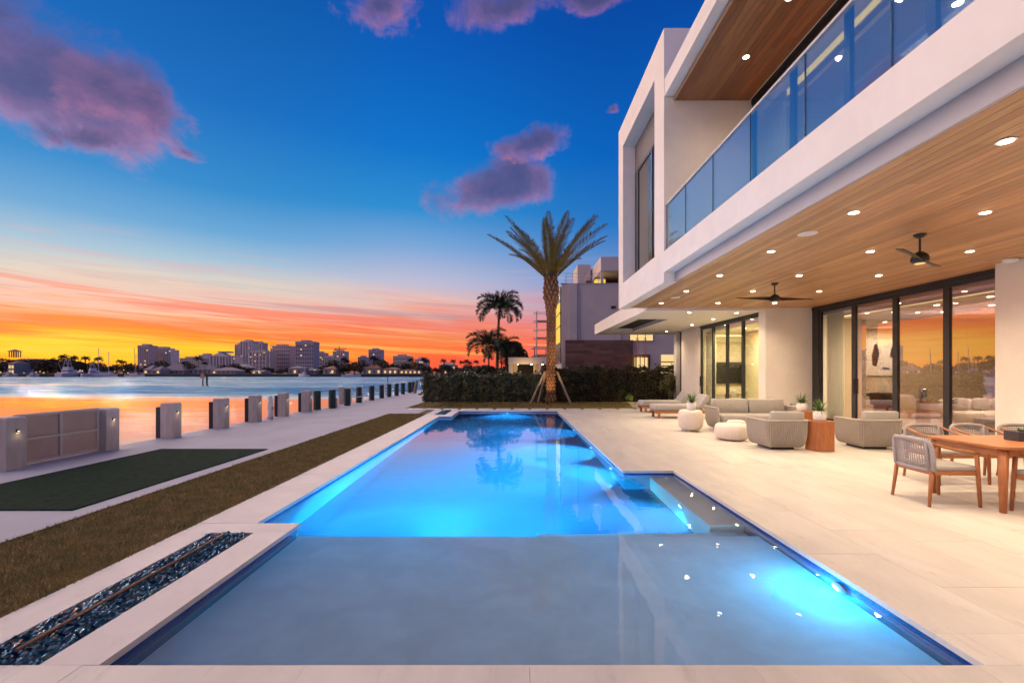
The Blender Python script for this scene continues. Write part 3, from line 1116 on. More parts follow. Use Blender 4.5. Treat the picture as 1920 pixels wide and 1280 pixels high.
# upper floor doors behind the balcony
uy = [10.96, 9.40, 7.84, 6.26, 4.7, 3.14, 1.58, .02, -1.54, -3.1]
part(MB().box(5.70, 5.86, -4, 10.965, 8.03, 8.155), 'door_head', black)
for a, b2 in zip(uy, uy[1:]):
    f = MB()
    f.box(5.72, 5.80, b2 + .002, b2 + .07, 4.5, 8.03)
    f.box(5.72, 5.80, a - .07, a - .002, 4.5, 8.03)
    f.box(5.72, 5.80, b2 + .07, a - .07, 4.5, 4.58)
    f.box(5.72, 5.80, b2 + .07, a - .07, 7.95, 8.03)
    f = part(f, 'upper_door', bronze)
    part(MB().box(5.755, 5.765, b2 + .07, a - .07, 4.58, 7.95), 'glass_pane', glass_door, parent=f)
part(MB().box(10.3, 10.5, -4, 10.95, 4.48, 8.15), 'interior_wall', wall_in)
part(MB().box(5.9, 10.3, -4, 10.95, 4.482, 4.50), 'interior_floor', floor_in)
part(MB().box(6.35, 10.3, -4, 10.95, 7.75, 7.85), 'interior_ceiling', ceil_in)
part(MB().box(6.08, 6.19, 1.0, 10.9, 7.86, 7.90), 'cove_light', glow_amber)
m = MB()
for i in range(14):
    m.tube([(5.95 + (i % 2) * .03, 10.85 - i * .06, 4.5), (5.95 + (i % 2) * .03, 10.85 - i * .06, 7.8)], .038, 6)
part(m, 'curtain', curtain_m, smooth=True)
for y in (5.2, 8.0):
    lamp('room_lamp', 'AREA', (8.2 - 8, y - 8, 7.7), 28, WARM, house, aim=(0, 0, -1), size=1.6)
for y in (4.6, 5.6, 7.6):
    part(MB().lathe([(.07, 0), (.07, .01)], 14, (7.4, y, 7.738)), 'ceiling_spot', glow_warm)

# single storey wing with the low roof
m = MB()
m.box(4.48, 4.93, 15.765, 25.5, 3.69, 4.235)
m.box(4.93, 6.1, 15.765, 18.1, 3.69, 4.233)
m.box(4.93, 6.1, 23.5, 25.498, 3.69, 4.233)
m.box(6.1, 9.6, 15.765, 25.496, 3.69, 4.231)
m.box(4.93, 6.1, 18.1, 23.5, 4.0, 4.229)
low = part(m, 'lower_roof', stucco)
pn = part(MB().box(4.935, 6.095, 18.105, 23.495, 3.94, 3.96), 'recess_panel', dark_panel)
for i in range(30):
    y = 18.2 + i * .178
    part(MB().box(4.935, 6.095, y, y + .10, 3.84, 3.937), 'slat', dark_panel, parent=pn)
m = MB()
m.box(8.52, 10.6, 15.46, 15.9, 0, 3.688)
m.box(4.49, 10.6, 15.462, 15.762, 3.690, 3.80)
part(m, 'return_wall', stucco)
m = MB()
m.box(8.52, 9.2, 21.02, 23.25, 0, 3.688)
m.box(8.50, 9.2, 23.95, 24.3, 0, 3.688)
m.box(8.75, 9.2, 23.25, 23.95, 0, 3.688)
part(m, 'wing_wall', stucco)
part(MB().box(8.70, 8.748, 23.26, 23.94, .02, 3.68), 'narrow_window', bronze)
part(MB().box(9.66, 10.9, -4, 9.15, 0, 3.765), 'side_wall', stucco)
outlet = part(MB().box(9.35, 9.43, 15.44, 15.458, .40, .54), 'wall_outlet', track_grey)


def slide_door(x, ya, yb, z1, label=None, handle=False, gm=None):
    f = MB()
    f.box(x - .04, x + .04, ya + .002, ya + .075, .02, z1)
    f.box(x - .04, x + .04, yb - .075, yb - .002, .02, z1)
    f.box(x - .04, x + .04, ya + .075, yb - .075, .02, .10)
    f.box(x - .04, x + .04, ya + .075, yb - .075, z1 - .09, z1)
    f = part(f, 'sliding_door', bronze)
    part(MB().box(x - .006, x + .006, ya + .075, yb - .075, .10, z1 - .09), 'glass_pane', gm or glass_door, parent=f)
    if handle:
        part(MB().box(x - .085, x - .042, yb - .06, yb - .025, .95, 1.4), 'door_handle', black, parent=f)


ly = [15.92, 17.15, 18.42, 19.72, 21.0]
for i, (a, b2) in enumerate(zip(ly, ly[1:])):
    slide_door(8.62, a, b2, 3.62, handle=(i == 3))
part(MB().box(8.54, 8.70, 15.91, 21.01, 3.62, 3.686), 'door_head', bronze)
part(MB().box(8.50, 8.72, 15.91, 21.01, .001, .02), 'door_sill', bronze)
ry = [9.16, 10.68, 12.12, 13.6, 15.12]
for i, (a, b2) in enumerate(zip(ry, ry[1:])):
    slide_door(10.16 + (.0 if i % 2 else .0), a, b2, 3.66, handle=(i in (2, 3)), gm=(glass_coated if i < 3 else glass_win))
part(MB().box(10.08, 10.24, 9.16, 15.45, 3.66, 3.768), 'door_head', bronze)
part(MB().box(10.10, 10.24, 15.13, 15.45, 0.02, 3.66), 'door_jamb', bronze)
part(MB().box(10.06, 10.26, 9.16, 15.45, .001, .02), 'door_sill', bronze)

# rooms
m = MB()
m.box(10.26, 18, -4, 22.0, -.2, .001)
m.box(8.72, 10.26, 15.9, 22.0, -.2, .0015)
part(m, 'interior_floor', floor_in)
m = MB()
m.box(10.7, 18, 8.0, 22.0, 3.42, 3.5)
m.box(9.0, 10.7, 15.9, 22.0, 3.43, 3.5)
part(m, 'interior_ceiling', ceil_in)
m = MB()
m.box(17.9, 18.1, 8.0, 22, .002, 3.7)
m.box(10.9, 18, 8.0, 8.2, .002, 3.7)
m.box(10.9, 18, 22.0, 22.2, .002, 3.7)
m.box(8.9, 10.9, 21.5, 21.7, .002, 3.7)
m.box(11.9, 17.9, 19.0, 19.2, .002, 3.42)
m.box(10.7, 10.9, 15.91, 21.7, .002, 3.7)
part(m, 'interior_wall', wall_in)
panel_wall = part(MB().box(10.55, 12.05, 15.62, 15.80, .002, 3.42), 'partition_wall', tan_wall)
m = part(MB().box(13.15, 17.9, 15.62, 15.80, .002, 3.42), 'partition_wall', tan_wall)
for xa, xb, pw in ((10.56, 12.04, panel_wall), (13.16, 15.5, m), (15.51, 17.88, m)):
    for za, zb in ((.01, 1.10), (1.115, 2.2), (2.215, 3.41)):
        part(MB().box(xa, xb, 15.595, 15.618, za, zb), 'wall_panel', tan_wall, parent=pw)
part(MB().box(10.28, 10.62, 9.2, 15.4, 3.5, 3.75), 'blind_box', track_grey)
part(MB().box(10.72, 10.80, 9.2, 15.4, 3.40, 3.418), 'cove_light', glow_cove)
part(MB().box(9.2, 10.68, 21.40, 21.48, 3.26, 3.34), 'cove_light', glow_cove)
part(MB().box(9.2, 10.68, 21.30, 21.39, 3.0, 3.25), 'ceiling_drop', ceil_in)
m = MB()
for i in range(16):
    m.tube([(10.36 + (i % 2) * .03, 15.02 - i * .042, .02), (10.36 + (i % 2) * .03, 15.02 - i * .042, 3.5)], .027, 6)
part(m, 'curtain', curtain_m, smooth=True)
m = MB()
for i in range(22):
    m.tube([(8.80 + (i % 2) * .03, 20.9 - i * .042, .02), (8.80 + (i % 2) * .03, 20.9 - i * .042, 3.43)], .027, 6)
part(m, 'curtain', curtain_m, smooth=True)
m = MB()
for i in range(8):
    m.tube([(8.80 + (i % 2) * .03, 16.2 - i * .035, .02), (8.80 + (i % 2) * .03, 16.2 - i * .035, 3.43)], .024, 6)
part(m, 'curtain', curtain_m, smooth=True)
m = MB()
for i in range(6):
    m.tube([(10.36 + (i % 2) * .03, 9.5 - i * .035, .02), (10.36 + (i % 2) * .03, 9.5 - i * .035, 3.5)], .024, 6)
part(m, 'curtain', curtain_m, smooth=True)
for x, y in ((11.5, 11), (11.5, 12.4), (11.5, 13.8), (13, 11), (13, 12.4), (13, 13.8), (14.6, 12), (14.6, 13.6), (13.5, 16.6), (14.9, 17.5)):
    part(MB().lathe([(.06, 0), (.06, .008)], 14, (x, y, 3.408)), 'ceiling_spot', glow_warm)
for x, y in ((9.6, 17), (9.6, 19)):
    part(MB().lathe([(.06, 0), (.06, .008)], 14, (x, y, 3.418)), 'ceiling_spot', glow_warm)
lamp('room_lamp', 'AREA', (13 - 8, 12.5 - 8, 3.35), 520, WARM, house, aim=(0, 0, -1), size=2.5)
lamp('room_lamp', 'AREA', (15.2 - 8, 17.4 - 8, 3.35), 300, WARM, house, aim=(0, 0, -1), size=2.0)
lamp('room_lamp', 'AREA', (9.7 - 8, 18.8 - 8, 3.35), 330, (1, .78, .38), house, aim=(0, 0, -1), size=1.6)

# ------------------------------------------------------------------ recessed lights in the soffits
rows = [(14.35, 'first'), (12.25, 'second'), (10.25, 'third'), (8.2, 'fourth'), (6.2, 'fifth'), (4.28, 'sixth'), (2.25, 'seventh'), (.3, 'eighth')]
colsx = [(4.62, 'pool-edge column'), (6.41, 'middle column'), (8.2, 'door-side column')]
dproto = None
PW_DOWN = 222


def downlight(loc, lab, group, power, spot=130):
    global dproto
    if dproto is None:
        dproto = thing('recessed_downlight', loc, lab, 'ceiling light', group)
        MB().lathe([(.072, 0), (.079, -.006), (.06, -.008)], 20).build('trim_ring', white_ceramic, dproto, world=False)
        MB().lathe([(.056, -.0085), (.054, -.0115)], 16).build('lens', glow_warm, dproto, world=False)
        r = dproto
    else:
        r = dup(dproto, loc, 0, lab)
        r['group'] = group
    if power:
        dl = lamp('downlight_lamp', 'SPOT', (0, 0, -.02), power, WARM, r, aim=(0, 0, -1), spot_size=R(spot), spot_blend=.9, shadow_soft_size=.05)
    return r


for Y, rn in rows:
    for X, cn in colsx:
        downlight((X, Y, ZC - .009), 'glowing downlight in the wooden patio ceiling, %s row from the far end, %s' % (rn, cn),
                  'downlights in the wooden patio ceiling', PW_DOWN)
for (X, Y, lab) in ((6.14, 16.0, 'glowing downlight alone near the wooden ceiling edge in the low white soffit'),
                    (7.85, 16.1, 'glowing downlight in the low white soffit beside the living room doors, nearest'),
                    (7.86, 18.0, 'glowing downlight in the low white soffit beside the living room doors, second'),
                    (7.87, 20.2, 'glowing downlight in the low white soffit beside the living room doors, third'),
                    (7.85, 23.5, 'glowing downlight in the low white soffit near its far end')):
    downlight((X, Y, 3.688), lab, 'downlights in the low white soffit', 170)
for i, Y in enumerate((9.44, 7.95, 6.45, 4.95, 3.45)):
    downlight((4.8, Y, 8.128), 'glowing downlight in the upper wooden soffit above the balcony, %s from the far end' % ORD[i],
              'downlights in the upper wooden soffit', 95, 150)

for X, Y, w in ((4.6, 7.15, 'near the glass railing edge'), (4.69, 13.3, 'at the far end by the white frame')):
    o = MB().lathe([(.14, 0), (.14, -.008), (.12, -.012)], 28, (X, Y, ZC - .009)).build('ceiling_speaker', white_ceramic, smooth=False)
    tag(o, 'flat round white speaker in the wooden ceiling ' + w, 'speaker', 'ceiling speakers')
o = MB().lathe([(.12, 0), (.12, -.03), (.105, -.055), (.06, -.085), (.01, -.095)], 24, (9.5, 8.72, ZC - .009)).build('dome_camera', white_ceramic, smooth=True)
tag(o, 'white security dome under the wooden ceiling above the right side wall', 'security camera')

# ------------------------------------------------------------------ ceiling fans
def fan(loc, ang, lab):
    r = thing('ceiling_fan', loc, lab, 'ceiling fan', 'black ceiling fans', rot=ang)
    MB().lathe([(.085, 0), (.085, -.015), (.05, -.05), (.02, -.06)], 20).build('canopy', black, r, world=False, smooth=True)
    MB().tube([(0, 0, -.05), (0, 0, -.30)], .016, 10).build('downrod', black, r, world=False)
    MB().lathe([(.03, -.27), (.05, -.28), (.105, -.33), (.12, -.38), (.115, -.43), (.08, -.455), (.02, -.46)], 24).build('motor', black, r, world=False, smooth=True)
    MB().lathe([(.07, -.452), (.065, -.466), (.02, -.47)], 20).build('light_lens', glow_soft, r, world=False)
    for s in (1, -1):
        mm = MB()
        st = [(.08, .055, .05), (.3, .075, .045), (.6, .07, .03), (.95, .05, .012)]
        vs, fs = [], []
        for x, hw, tw in st:
            vs += [(s * x, -hw, -.385 - tw), (s * x, hw, -.385 + tw), (s * x, hw, -.372 + tw), (s * x, -hw, -.372 - tw)]
        for i in range(3):
            for k in range(4):
                a, b2 = i * 4 + k, i * 4 + (k + 1) % 4
                fs.append((a, b2, b2 + 4, a + 4))
        fs += [(3, 2, 1, 0), (12, 13, 14, 15)]
        mm.add(vs, fs)
        mm.build('blade', black, r, world=False)


fan((6.41, 7.2, ZC - .009), R(35), 'black two-bladed ceiling fan nearer the dining table')
fan((6.37, 11.15, ZC - .009), R(4), 'black two-bladed ceiling fan farther down, above the sofa group')

# ------------------------------------------------------------------ furniture on the deck
def u_path(W, D, r, step):
    """Points and outward normals along the arms and back of a seat (open side +Y)."""
    segs = []
    hw, hd = W / 2, D / 2
    P = []
    n = max(2, int((D - r) / step))
    for i in range(n):
        P.append(((-hw, hd - (D - r) * i / n), (-1, 0)))
    na = max(3, int(r * 1.57 / step))
    for i in range(na):
        a = math.pi + (math.pi / 2) * i / na
        P.append(((-hw + r + r * math.cos(a), -hd + r + r * math.sin(a)), (math.cos(a), math.sin(a))))
    n2 = max(2, int((W - 2 * r) / step))
    for i in range(n2):
        P.append(((-hw + r + (W - 2 * r) * i / n2, -hd), (0, -1)))
    for i in range(na):
        a = 1.5 * math.pi + (math.pi / 2) * i / na
        P.append(((hw - r + r * math.cos(a), -hd + r + r * math.sin(a)), (math.cos(a), math.sin(a))))
    for i in range(n + 1):
        P.append(((hw, -hd + r + (D - r) * i / n), (1, 0)))
    return P


def seat_shell(r, W, D, H, rad=.11):
    prof = [(0.0, .13), (.06, .075), (.18, .04), (.42, .016), (.75, .003), (1.0, 0.0)]
    P = u_path(W, D, rad, .036)
    cords, inner = MB(), MB()
    vs, fs = [], []
    for i, ((x, y), (nx, ny)) in enumerate(P):
        pts = [(x - nx * q, y - ny * q, .06 + (H - .06) * t_) for t_, q in prof]
        cords.tube(pts, .0145, 5, cap=False)
        for t_, q in prof:
            vs.append((x - nx * (q + .014), y - ny * (q + .014), .06 + (H - .06) * t_))
    n = len(prof)
    for i in range(len(P) - 1):
        for k in range(n - 1):
            fs.append((i * n + k, (i + 1) * n + k, (i + 1) * n + k + 1, i * n + k + 1))
    inner.add(vs, fs)
    inner.build('shell', rope_grey, r, world=False, smooth=True)
    c = cords.build('cord_weave', rope_m, r, world=False, smooth=True)
    c['kind'] = 'stuff'
    q = [(x, y, H + .008) for (x, y), _ in P]
    (x0, y0), (x1, y1) = P[0][0], P[-1][0]
    down = lambda x, sg: [(x - sg * a, y0 + .004, .06 + (H - .06) * t_) for t_, a in prof]
    path = down(x0, -1)[:-1] + q + list(reversed(down(x1, 1)[:-1]))
    MB().tube(path, .023, 7).build('rim', rope_m, r, world=False, smooth=True)
    MB().box(-W / 2 + .2, W / 2 - .2, -D / 2 + .2, D / 2 - .06, 0, .055).build('plinth', dark_panel, r, world=False)
    MB().box(-W / 2 + .13, W / 2 - .13, -D / 2 + .13, D / 2 - .02, .055, .20).build('seat_base', fabric_grey, r, world=False, bevel=.02)


def armchair(loc, lab, rot=0.0):
    r = thing('rope_armchair', loc, lab, 'armchair', 'woven rope armchairs', rot)
    seat_shell(r, .86, .80, .60)
    MB().rbox(-.36, .36, -.26, .385, .2, .42, .05).build('seat_cushion', fabric, r, world=False, smooth=True)
    mm = MB().rbox(-.34, .34, -.365, -.20, .40, .80, .06)
    mm.v = [(x, y - (z - .4) * .16 + .0, z) for x, y, z in mm.v]
    mm.build('back_cushion', fabric, r, world=False, smooth=True)
    return r


armchair((5.55, 9.62, 0), 'woven rope armchair with back turned, between the pouf and the hexagonal wood table')
armchair((7.52, 9.68, 0), 'woven rope armchair with back turned, between the hexagonal wood table and the dining chairs', R(-3))
sofa = thing('rope_sofa', (6.62, 12.62, 0), 'long woven rope sofa with two grey back cushions facing the water', 'sofa', rot=math.pi)
seat_shell(sofa, 2.36, .92, .62)
MB().rbox(-1.06, 1.06, -.3, .45, .2, .44, .05).build('seat_cushion', fabric, sofa, world=False, smooth=True)
for a, b2 in ((-1.02, -.01), (.01, 1.02)):
    mm = MB().rbox(a, b2, -.42, -.22, .42, .84, .06)
    mm.v = [(x, y - (z - .4) * .14 + .02, z) for x, y, z in mm.v]
    mm.build('back_cushion', fabric, sofa, world=False, smooth=True)


def drum(name, loc, R0, H, lab, cat, ribs, leg_h):
    r = thing(name, loc, lab, cat)
    prof = [(.70, 0), (.86, .06), (.96, .2), (1.0, .45), (.985, .72), (.93, .9), (.84, .985), (.74, 1.0), (.3, 1.0)]
    MB().lathe([(R0 * a, leg_h + (H - leg_h) * z) for a, z in prof], 96, ribs=ribs, depth=.012 if ribs else 0).build('body', cream, r, world=False, smooth=True)
    for k in range(5):
        a = k * 2 * math.pi / 5 + .4
        MB().lathe([(.016, 0), (.016, leg_h + .03)], 8, (R0 * .68 * math.cos(a), R0 * .68 * math.sin(a), 0)).build('foot', cream, r, world=False)
    return r


drum('drum_side_table', (4.77, 12.35, 0), .325, .57, 'tall cream barrel side table carrying a potted plant beside the sofa end', 'side table', 0, .05)
drum('pouf', (5.13, 10.75, 0), .38, .38, 'low cream ribbed round pouf in front of the sofa', 'pouf', 32, .025)
drum('pouf', (5.50, 11.3, 0), .22, .40, 'cream ribbed side pouf half hidden behind the low ribbed one', 'pouf', 26, .03)


def hex_table(loc, R0, H, lab, rot):
    r = thing('hexagonal_table', loc, lab, 'side table', 'hexagonal wooden side tables', rot)
    pts = [(R0 * math.cos(k * math.pi / 3 + math.pi / 6), R0 * math.sin(k * math.pi / 3 + math.pi / 6)) for k in range(6)]
    ins = [(x * .9, y * .9) for x, y in pts]
    for k in range(6):
        (xa, ya), (xb, yb) = pts[k], pts[(k + 1) % 6]
        (xc, yc), (xd, yd) = ins[k], ins[(k + 1) % 6]
        MB().prism([(xa, ya), (xb, yb), (xd, yd), (xc, yc)], .008, H - .012).build('side_panel', teak_v, r, world=False)
    MB().prism([(x * 1.005, y * 1.005) for x, y in pts], H - .011, H).build('top', teak, r, world=False)
    MB().prism([(x * .85, y * .85) for x, y in pts], 0, .0075).build('foot', black, r, world=False)
    return r


hex_table((6.27, 9.36, 0), .285, .60, 'hexagonal reddish wooden side table standing between the two armchairs', R(28))
hex_table((7.45, 11.7, 0), .285, .60, 'hexagonal reddish wooden side table at the far end of the sofa', R(20))


def plant_pot(loc, lab, n=74, pr=.12, ph=.2, leaf=.31):
    r = thing('potted_plant', loc, lab, 'potted plant', 'spiky plants in white pots')
    MB().lathe([(pr * .86, 0), (pr * .97, .03), (pr, ph), (pr * .9, ph), (pr * .86, ph - .02), (.01, ph - .022)], 28).build('pot', white_ceramic, r, world=False, smooth=True)
    MB().lathe([(pr * .84, ph - .021), (.01, ph - .012)], 16).build('potting_soil', soil, r, world=False)
    m = MB()
    for i in range(n):
        a = rnd.uniform(0, 6.283)
        tl = rnd.uniform(.25, 1.5)
        ln = leaf * rnd.uniform(.75, 1.15)
        w = .012
        ca, sa = math.cos(a), math.sin(a)
        pts = []
        x, z, th = .015, ph - .02, tl * .75
        for k in range(6):
            pts.append((x, z))
            x += math.sin(th) * ln / 5
            z += math.cos(th) * ln / 5
            th += tl * .22
        vs, fs = [], []
        for k, (x, z) in enumerate(pts):
            ww = w * (1 - (k / 5) ** 2 * .95)
            vs += [(x * ca - sa * ww, x * sa + ca * ww, z), (x * ca + sa * ww, x * sa - ca * ww, z)]
        for k in range(5):
            fs.append((2 * k, 2 * k + 1, 2 * k + 3, 2 * k + 2))
        m.add(vs, fs)
    g = m.build('foliage', leaf_m, r, world=False)
    g['kind'] = 'stuff'
    return r


plant_pot((4.80, 12.35, .571), 'spiky green plant in a white pot on the barrel side table')
plant_pot((6.27, 9.36, .601), 'spiky green plant in a white pot on the hexagonal table between armchairs')
plant_pot((7.38, 11.7, .601), 'spiky green plant in a white pot on the hexagonal table past the sofa')


def lounger(loc, lab):
    r = thing('sun_lounger', loc, lab, 'sun lounger', 'pair of cushioned sun loungers')
    for y in (-.36, .30):
        MB().box(-1.0, 1.0, y, y + .06, .17, .25).build('side_rail', teak, r, world=False, bevel=.006)
    for i in range(12):
        x = -.97 + i * .165
        MB().box(x, x + .11, -.3, .3, .21, .235).build('slat', teak, r, world=False)
    for x in (-.92, .82):
        for y in (-.365, .305):
            MB().box(x, x + .08, y, y + .07, 0, .169).build('leg', teak_v, r, world=False, bevel=.006)
    MB().rbox(-1.02, .52, -.37, .37, .25, .47, .08).build('seat_cushion', fabric_grey, r, world=False, smooth=True)
    mm = MB().rbox(0, .56, -.37, .37, -.11, .11, .08)
    a = R(54)
    mm.v = [(.52 + x * math.cos(a) - z * math.sin(a), y, .33 + x * math.sin(a) + z * math.cos(a)) for x, y, z in mm.v]
    mm.build('back_cushion', fabric_grey, r, world=False, smooth=True)
    return r


lounger((5.85, 16.0, 0), 'grey cushioned wooden sun lounger nearer the barrel side table')
lounger((6.02, 18.2, 0), 'grey cushioned wooden sun lounger standing behind the other one')


# ------------------------------------------------------------------ dining set
table = thing('dining_table', (6.72, 5.6, 0), 'long reddish wooden dining table with rounded corners', 'dining table')
pts = []
for (cx, cy_, a0) in ((1.13, .38, 0), (-1.13, .38, 90), (-1.13, -.38, 180), (1.13, -.38, 270)):
    for k in range(7):
        a = R(a0 + k * 15)
        pts.append((cx + .12 * math.cos(a), cy_ + .12 * math.sin(a)))
for i in range(6):
    pass
MB().prism(pts, .722, .755).build('tabletop', teak, table, world=False, bevel=.006)
ap = MB()
ap.box(-1.16, 1.16, -.44, -.415, .64, .721)
ap.box(-1.16, 1.16, .415, .44, .64, .721)
ap.box(-1.185, -1.16, -.38, .38, .64, .721)
ap.box(1.16, 1.185, -.38, .38, .64, .721)
ap.build('apron', teak, table, world=False)
for sx_ in (-1, 1):
    for sy_ in (-1, 1):
        MB().tube([(sx_ * 1.17, sy_ * .43, 0), (sx_ * 1.15, sy_ * .41, .72)], [.032, .052], 14).build('leg', teak_v, table, world=False, smooth=True)


def dining_chair():
    r = thing('dining_chair', (0, 0, 0), 'x', 'dining chair', 'wooden dining chairs with rope backs')
    for s in (-1, 1):
        MB().tube([(s * .275, .285, 0), (s * .265, .265, .44), (s * .262, .255, .632)], [.018, .024, .022], 10).build('leg', teak_v, r, world=False, smooth=True)
        MB().tube([(s * .275, -.30, 0), (s * .255, -.255, .43)], [.017, .024], 10).build('leg', teak_v, r, world=False, smooth=True)
        MB().tube([(s * .262, .285, .633), (s * .264, .23, .645), (s * .272, .05, .668), (s * .278, -.12, .705), (s * .265, -.25, .748)],
                  [.017, .021, .021, .019, .017], 8, h=.8).build('arm', teak, r, world=False, smooth=True)
    fr = MB()
    fr.box(-.235, .235, .24, .275, .375, .425)
    fr.box(-.235, .235, -.275, -.24, .375, .425)
    fr.box(-.275, -.24, -.24, .24, .375, .425)
    fr.box(.24, .275, -.24, .24, .375, .425)
    fr.build('seat_frame', teak, r, world=False, bevel=.006)
    MB().rbox(-.265, .265, -.25, .275, .415, .485, .03).build('cushion', fabric, r, world=False, smooth=True)
    cur = lambda x, z: (x, -.305 + .06 * (x / .28) ** 2 - (z - .42) * .10, z)
    path = []
    for k in range(11):
        path.append(cur(-.25 + .05 * k, .765))
    hoop = []
    for (x, z) in [(-.275, .42), (-.278, .55), (-.278, .68), (-.262, .745), (-.215, .772), (-.1, .782), (0, .784), (.1, .782), (.215, .772), (.262, .745), (.278, .68), (.278, .55), (.275, .42)]:
        hoop.append(cur(x, z))
    MB().tube(hoop, .026, 9).build('back_hoop', rope_grey, r, world=False, smooth=True)
    bot = [cur(-.27 + .054 * k, .43) for k in range(11)]
    MB().tube(bot, .022, 8).build('lower_rail', rope_grey, r, world=False, smooth=True)
    for s in (-1, 1):          # the wide rope-wrapped cheeks
        MB().tube([cur(s * .235, .43), cur(s * .235, .76)], .032, 8, h=.5).build('side_wrap', rope_grey, r, world=False, smooth=True)
    mm = MB()
    for k in range(15):
        x = -.20 + .0286 * k
        mm.tube([cur(x, .43), cur(x, .6), cur(x, .775)], .0055, 4, cap=False)
    for k in range(13):
        z = .45 + .0255 * k
        mm.tube([cur(-.22, z), cur(-.11, z), cur(0, z), cur(.11, z), cur(.22, z)], .0055, 4, cap=False)
    g = mm.build('woven_mesh', rope_grey, r, world=False)
    g['kind'] = 'stuff'
    return r


ch = dining_chair()
ch.location = (5.225, 5.66, 0)
ch.rotation_euler = (0, 0, R(-92))
ch['label'] = 'wooden dining chair with woven rope back at the head of the table'
for (x, y, a, lab) in ((6.28, 6.72, 180, 'wooden dining chair on the far side of the table, nearest its head'),
                       (7.0, 6.74, 181, 'wooden dining chair in the middle of the far side of the table'),
                       (7.72, 6.72, 179, 'wooden dining chair on the far side of the table, third from its head'),
                       (6.02, 4.98, 2, 'wooden dining chair tucked under the near side of the table')):
    dup(ch, (x, y, 0), R(a), lab)
r = thing('succulent_planter', (6.45, 5.62, .756), 'dark rectangular planter of green succulents on the dining table', 'planter')
MB().box(-.32, .32, -.09, .09, 0, .115).build('trough', principled('planter_dark', (.035, .032, .045), .5), r, world=False, bevel=.006)
m = MB()
for i in range(26):
    cx, cy_ = rnd.uniform(-.29, .29), rnd.uniform(-.06, .06)
    for k in range(9):
        a = rnd.uniform(0, 6.283)
        tl = rnd.uniform(.2, 1.1)
        ln = rnd.uniform(.03, .065)
        dx_, dy_, dz_ = math.sin(tl) * math.cos(a) * ln, math.sin(tl) * math.sin(a) * ln, math.cos(tl) * ln
        px_, py_ = -math.sin(a) * .008, math.cos(a) * .008
        m.add([(cx, cy_, .105), (cx + dx_ * .5 + px_, cy_ + dy_ * .5 + py_, .105 + dz_ * .5), (cx + dx_, cy_ + dy_, .105 + dz_), (cx + dx_ * .5 - px_, cy_ + dy_ * .5 - py_, .105 + dz_ * .5)], [(0, 1, 2, 3)])
g = m.build('foliage', leaf_m, r, world=False)
g['kind'] = 'stuff'

# ------------------------------------------------------------------ things seen inside through the glass
tv = thing('television', (9.95, 21.35, 1.0), 'large black flat television on the living room wall behind the glass doors', 'television')
MB().box(-.88, .88, 0, .05, .06, 1.06).build('case', black, tv, world=False, bevel=.01)
MB().box(-.86, .86, -.006, -.001, .08, 1.04).build('screen', screen_m, tv, world=False)
MB().box(-.2, .2, .051, .14, .4, .7).build('wall_bracket', black, tv, world=False)
r = thing('media_console', (9.9, 21.1, 0), 'low grey brown console under the living room television', 'console')
MB().box(-1.0, 1.1, -.2, .22, .05, .55).build('cabinet', fabric_grey, r, world=False, bevel=.01)
MB().box(-1.02, 1.12, -.22, .24, .551, .58).build('top', tan_wall, r, world=False)
r = thing('side_chair', (9.35, 19.4, 0), 'small wooden armchair in the living room in front of the television', 'chair')
for a in (-.25, .25):
    for b2 in (-.25, .25):
        MB().tube([(a, b2, 0), (a, b2, .62)], .02, 6).build('leg', teak_v, r, world=False)
    MB().box(a - .03, a + .03, -.27, .27, .62, .65).build('arm', teak, r, world=False)
MB().rbox(-.24, .24, -.26, .26, .36, .48, .04).build('seat', fabric, r, world=False, smooth=True)
MB().rbox(-.24, .24, .2, .28, .45, .85, .04).build('back', fabric, r, world=False, smooth=True)
vase = thing('flower_vase', (10.45, 20.2, .58), 'dark vase with pale flowers near the living room television', 'vase')
vase.location = (10.75, 21.0, .581)
MB().lathe([(.08, 0), (.13, .1), (.12, .25), (.08, .3)], 16).build('vessel', stucco_grey, vase, world=False, smooth=True)
m = MB()
for i in range(60):
    a, b2, q = rnd.uniform(0, 6.28), rnd.uniform(.2, 1.3), rnd.uniform(.1, .28)
    x, y, z = math.cos(a) * math.sin(b2) * q, math.sin(a) * math.sin(b2) * q, .32 + math.cos(b2) * q
    m.add([(x - .03, y, z), (x, y - .03, z + .02), (x + .03, y, z), (x, y + .02, z + .03)], [(0, 1, 2, 3)])
g = m.build('blooms', cream, vase, world=False)
g['kind'] = 'stuff'

art_paper = principled('art_paper', (.72, .68, .58), .8)
art = thing('wall_art', (15.45, 18.93, 1.45), 'large pale canvas with black brush shapes hung beyond the partition', 'painting')
MB().box(-.85, .85, 0, .05, 0, 1.5).build('canvas', art_paper, art, world=False)
for k, poly in enumerate(([(-.7, .5), (-.5, .45), (-.35, 1.2), (-.45, 1.8), (-.62, 1.7), (-.75, 1.1)], [(.2, 1.0), (.55, .9), (.7, 1.5), (.4, 1.7), (.25, 1.5)],
                          [(.5, .2), (.7, .25), (.72, .7), (.55, .65)], [(-.2, .3), (.2, .25), (.15, .36), (-.15, .42)])):
    mm = MB()
    n = len(poly)
    mm.add([(x * .8, -.004, z * .72 + .05) for x, z in poly], [tuple(range(n))])
    mm.build('brush_mark', black, art, world=False)
r = thing('inner_dining_table', (14.3, 17.5, 0), 'black dining table inside beyond the tan partition', 'table')
MB().box(-1.2, 1.2, -.5, .5, .70, .76).build('tabletop', black, r, world=False)
MB().tube([(0, 0, 0), (0, 0, .7)], [.4, .22], 12).build('pedestal', black, r, world=False)
cp = None
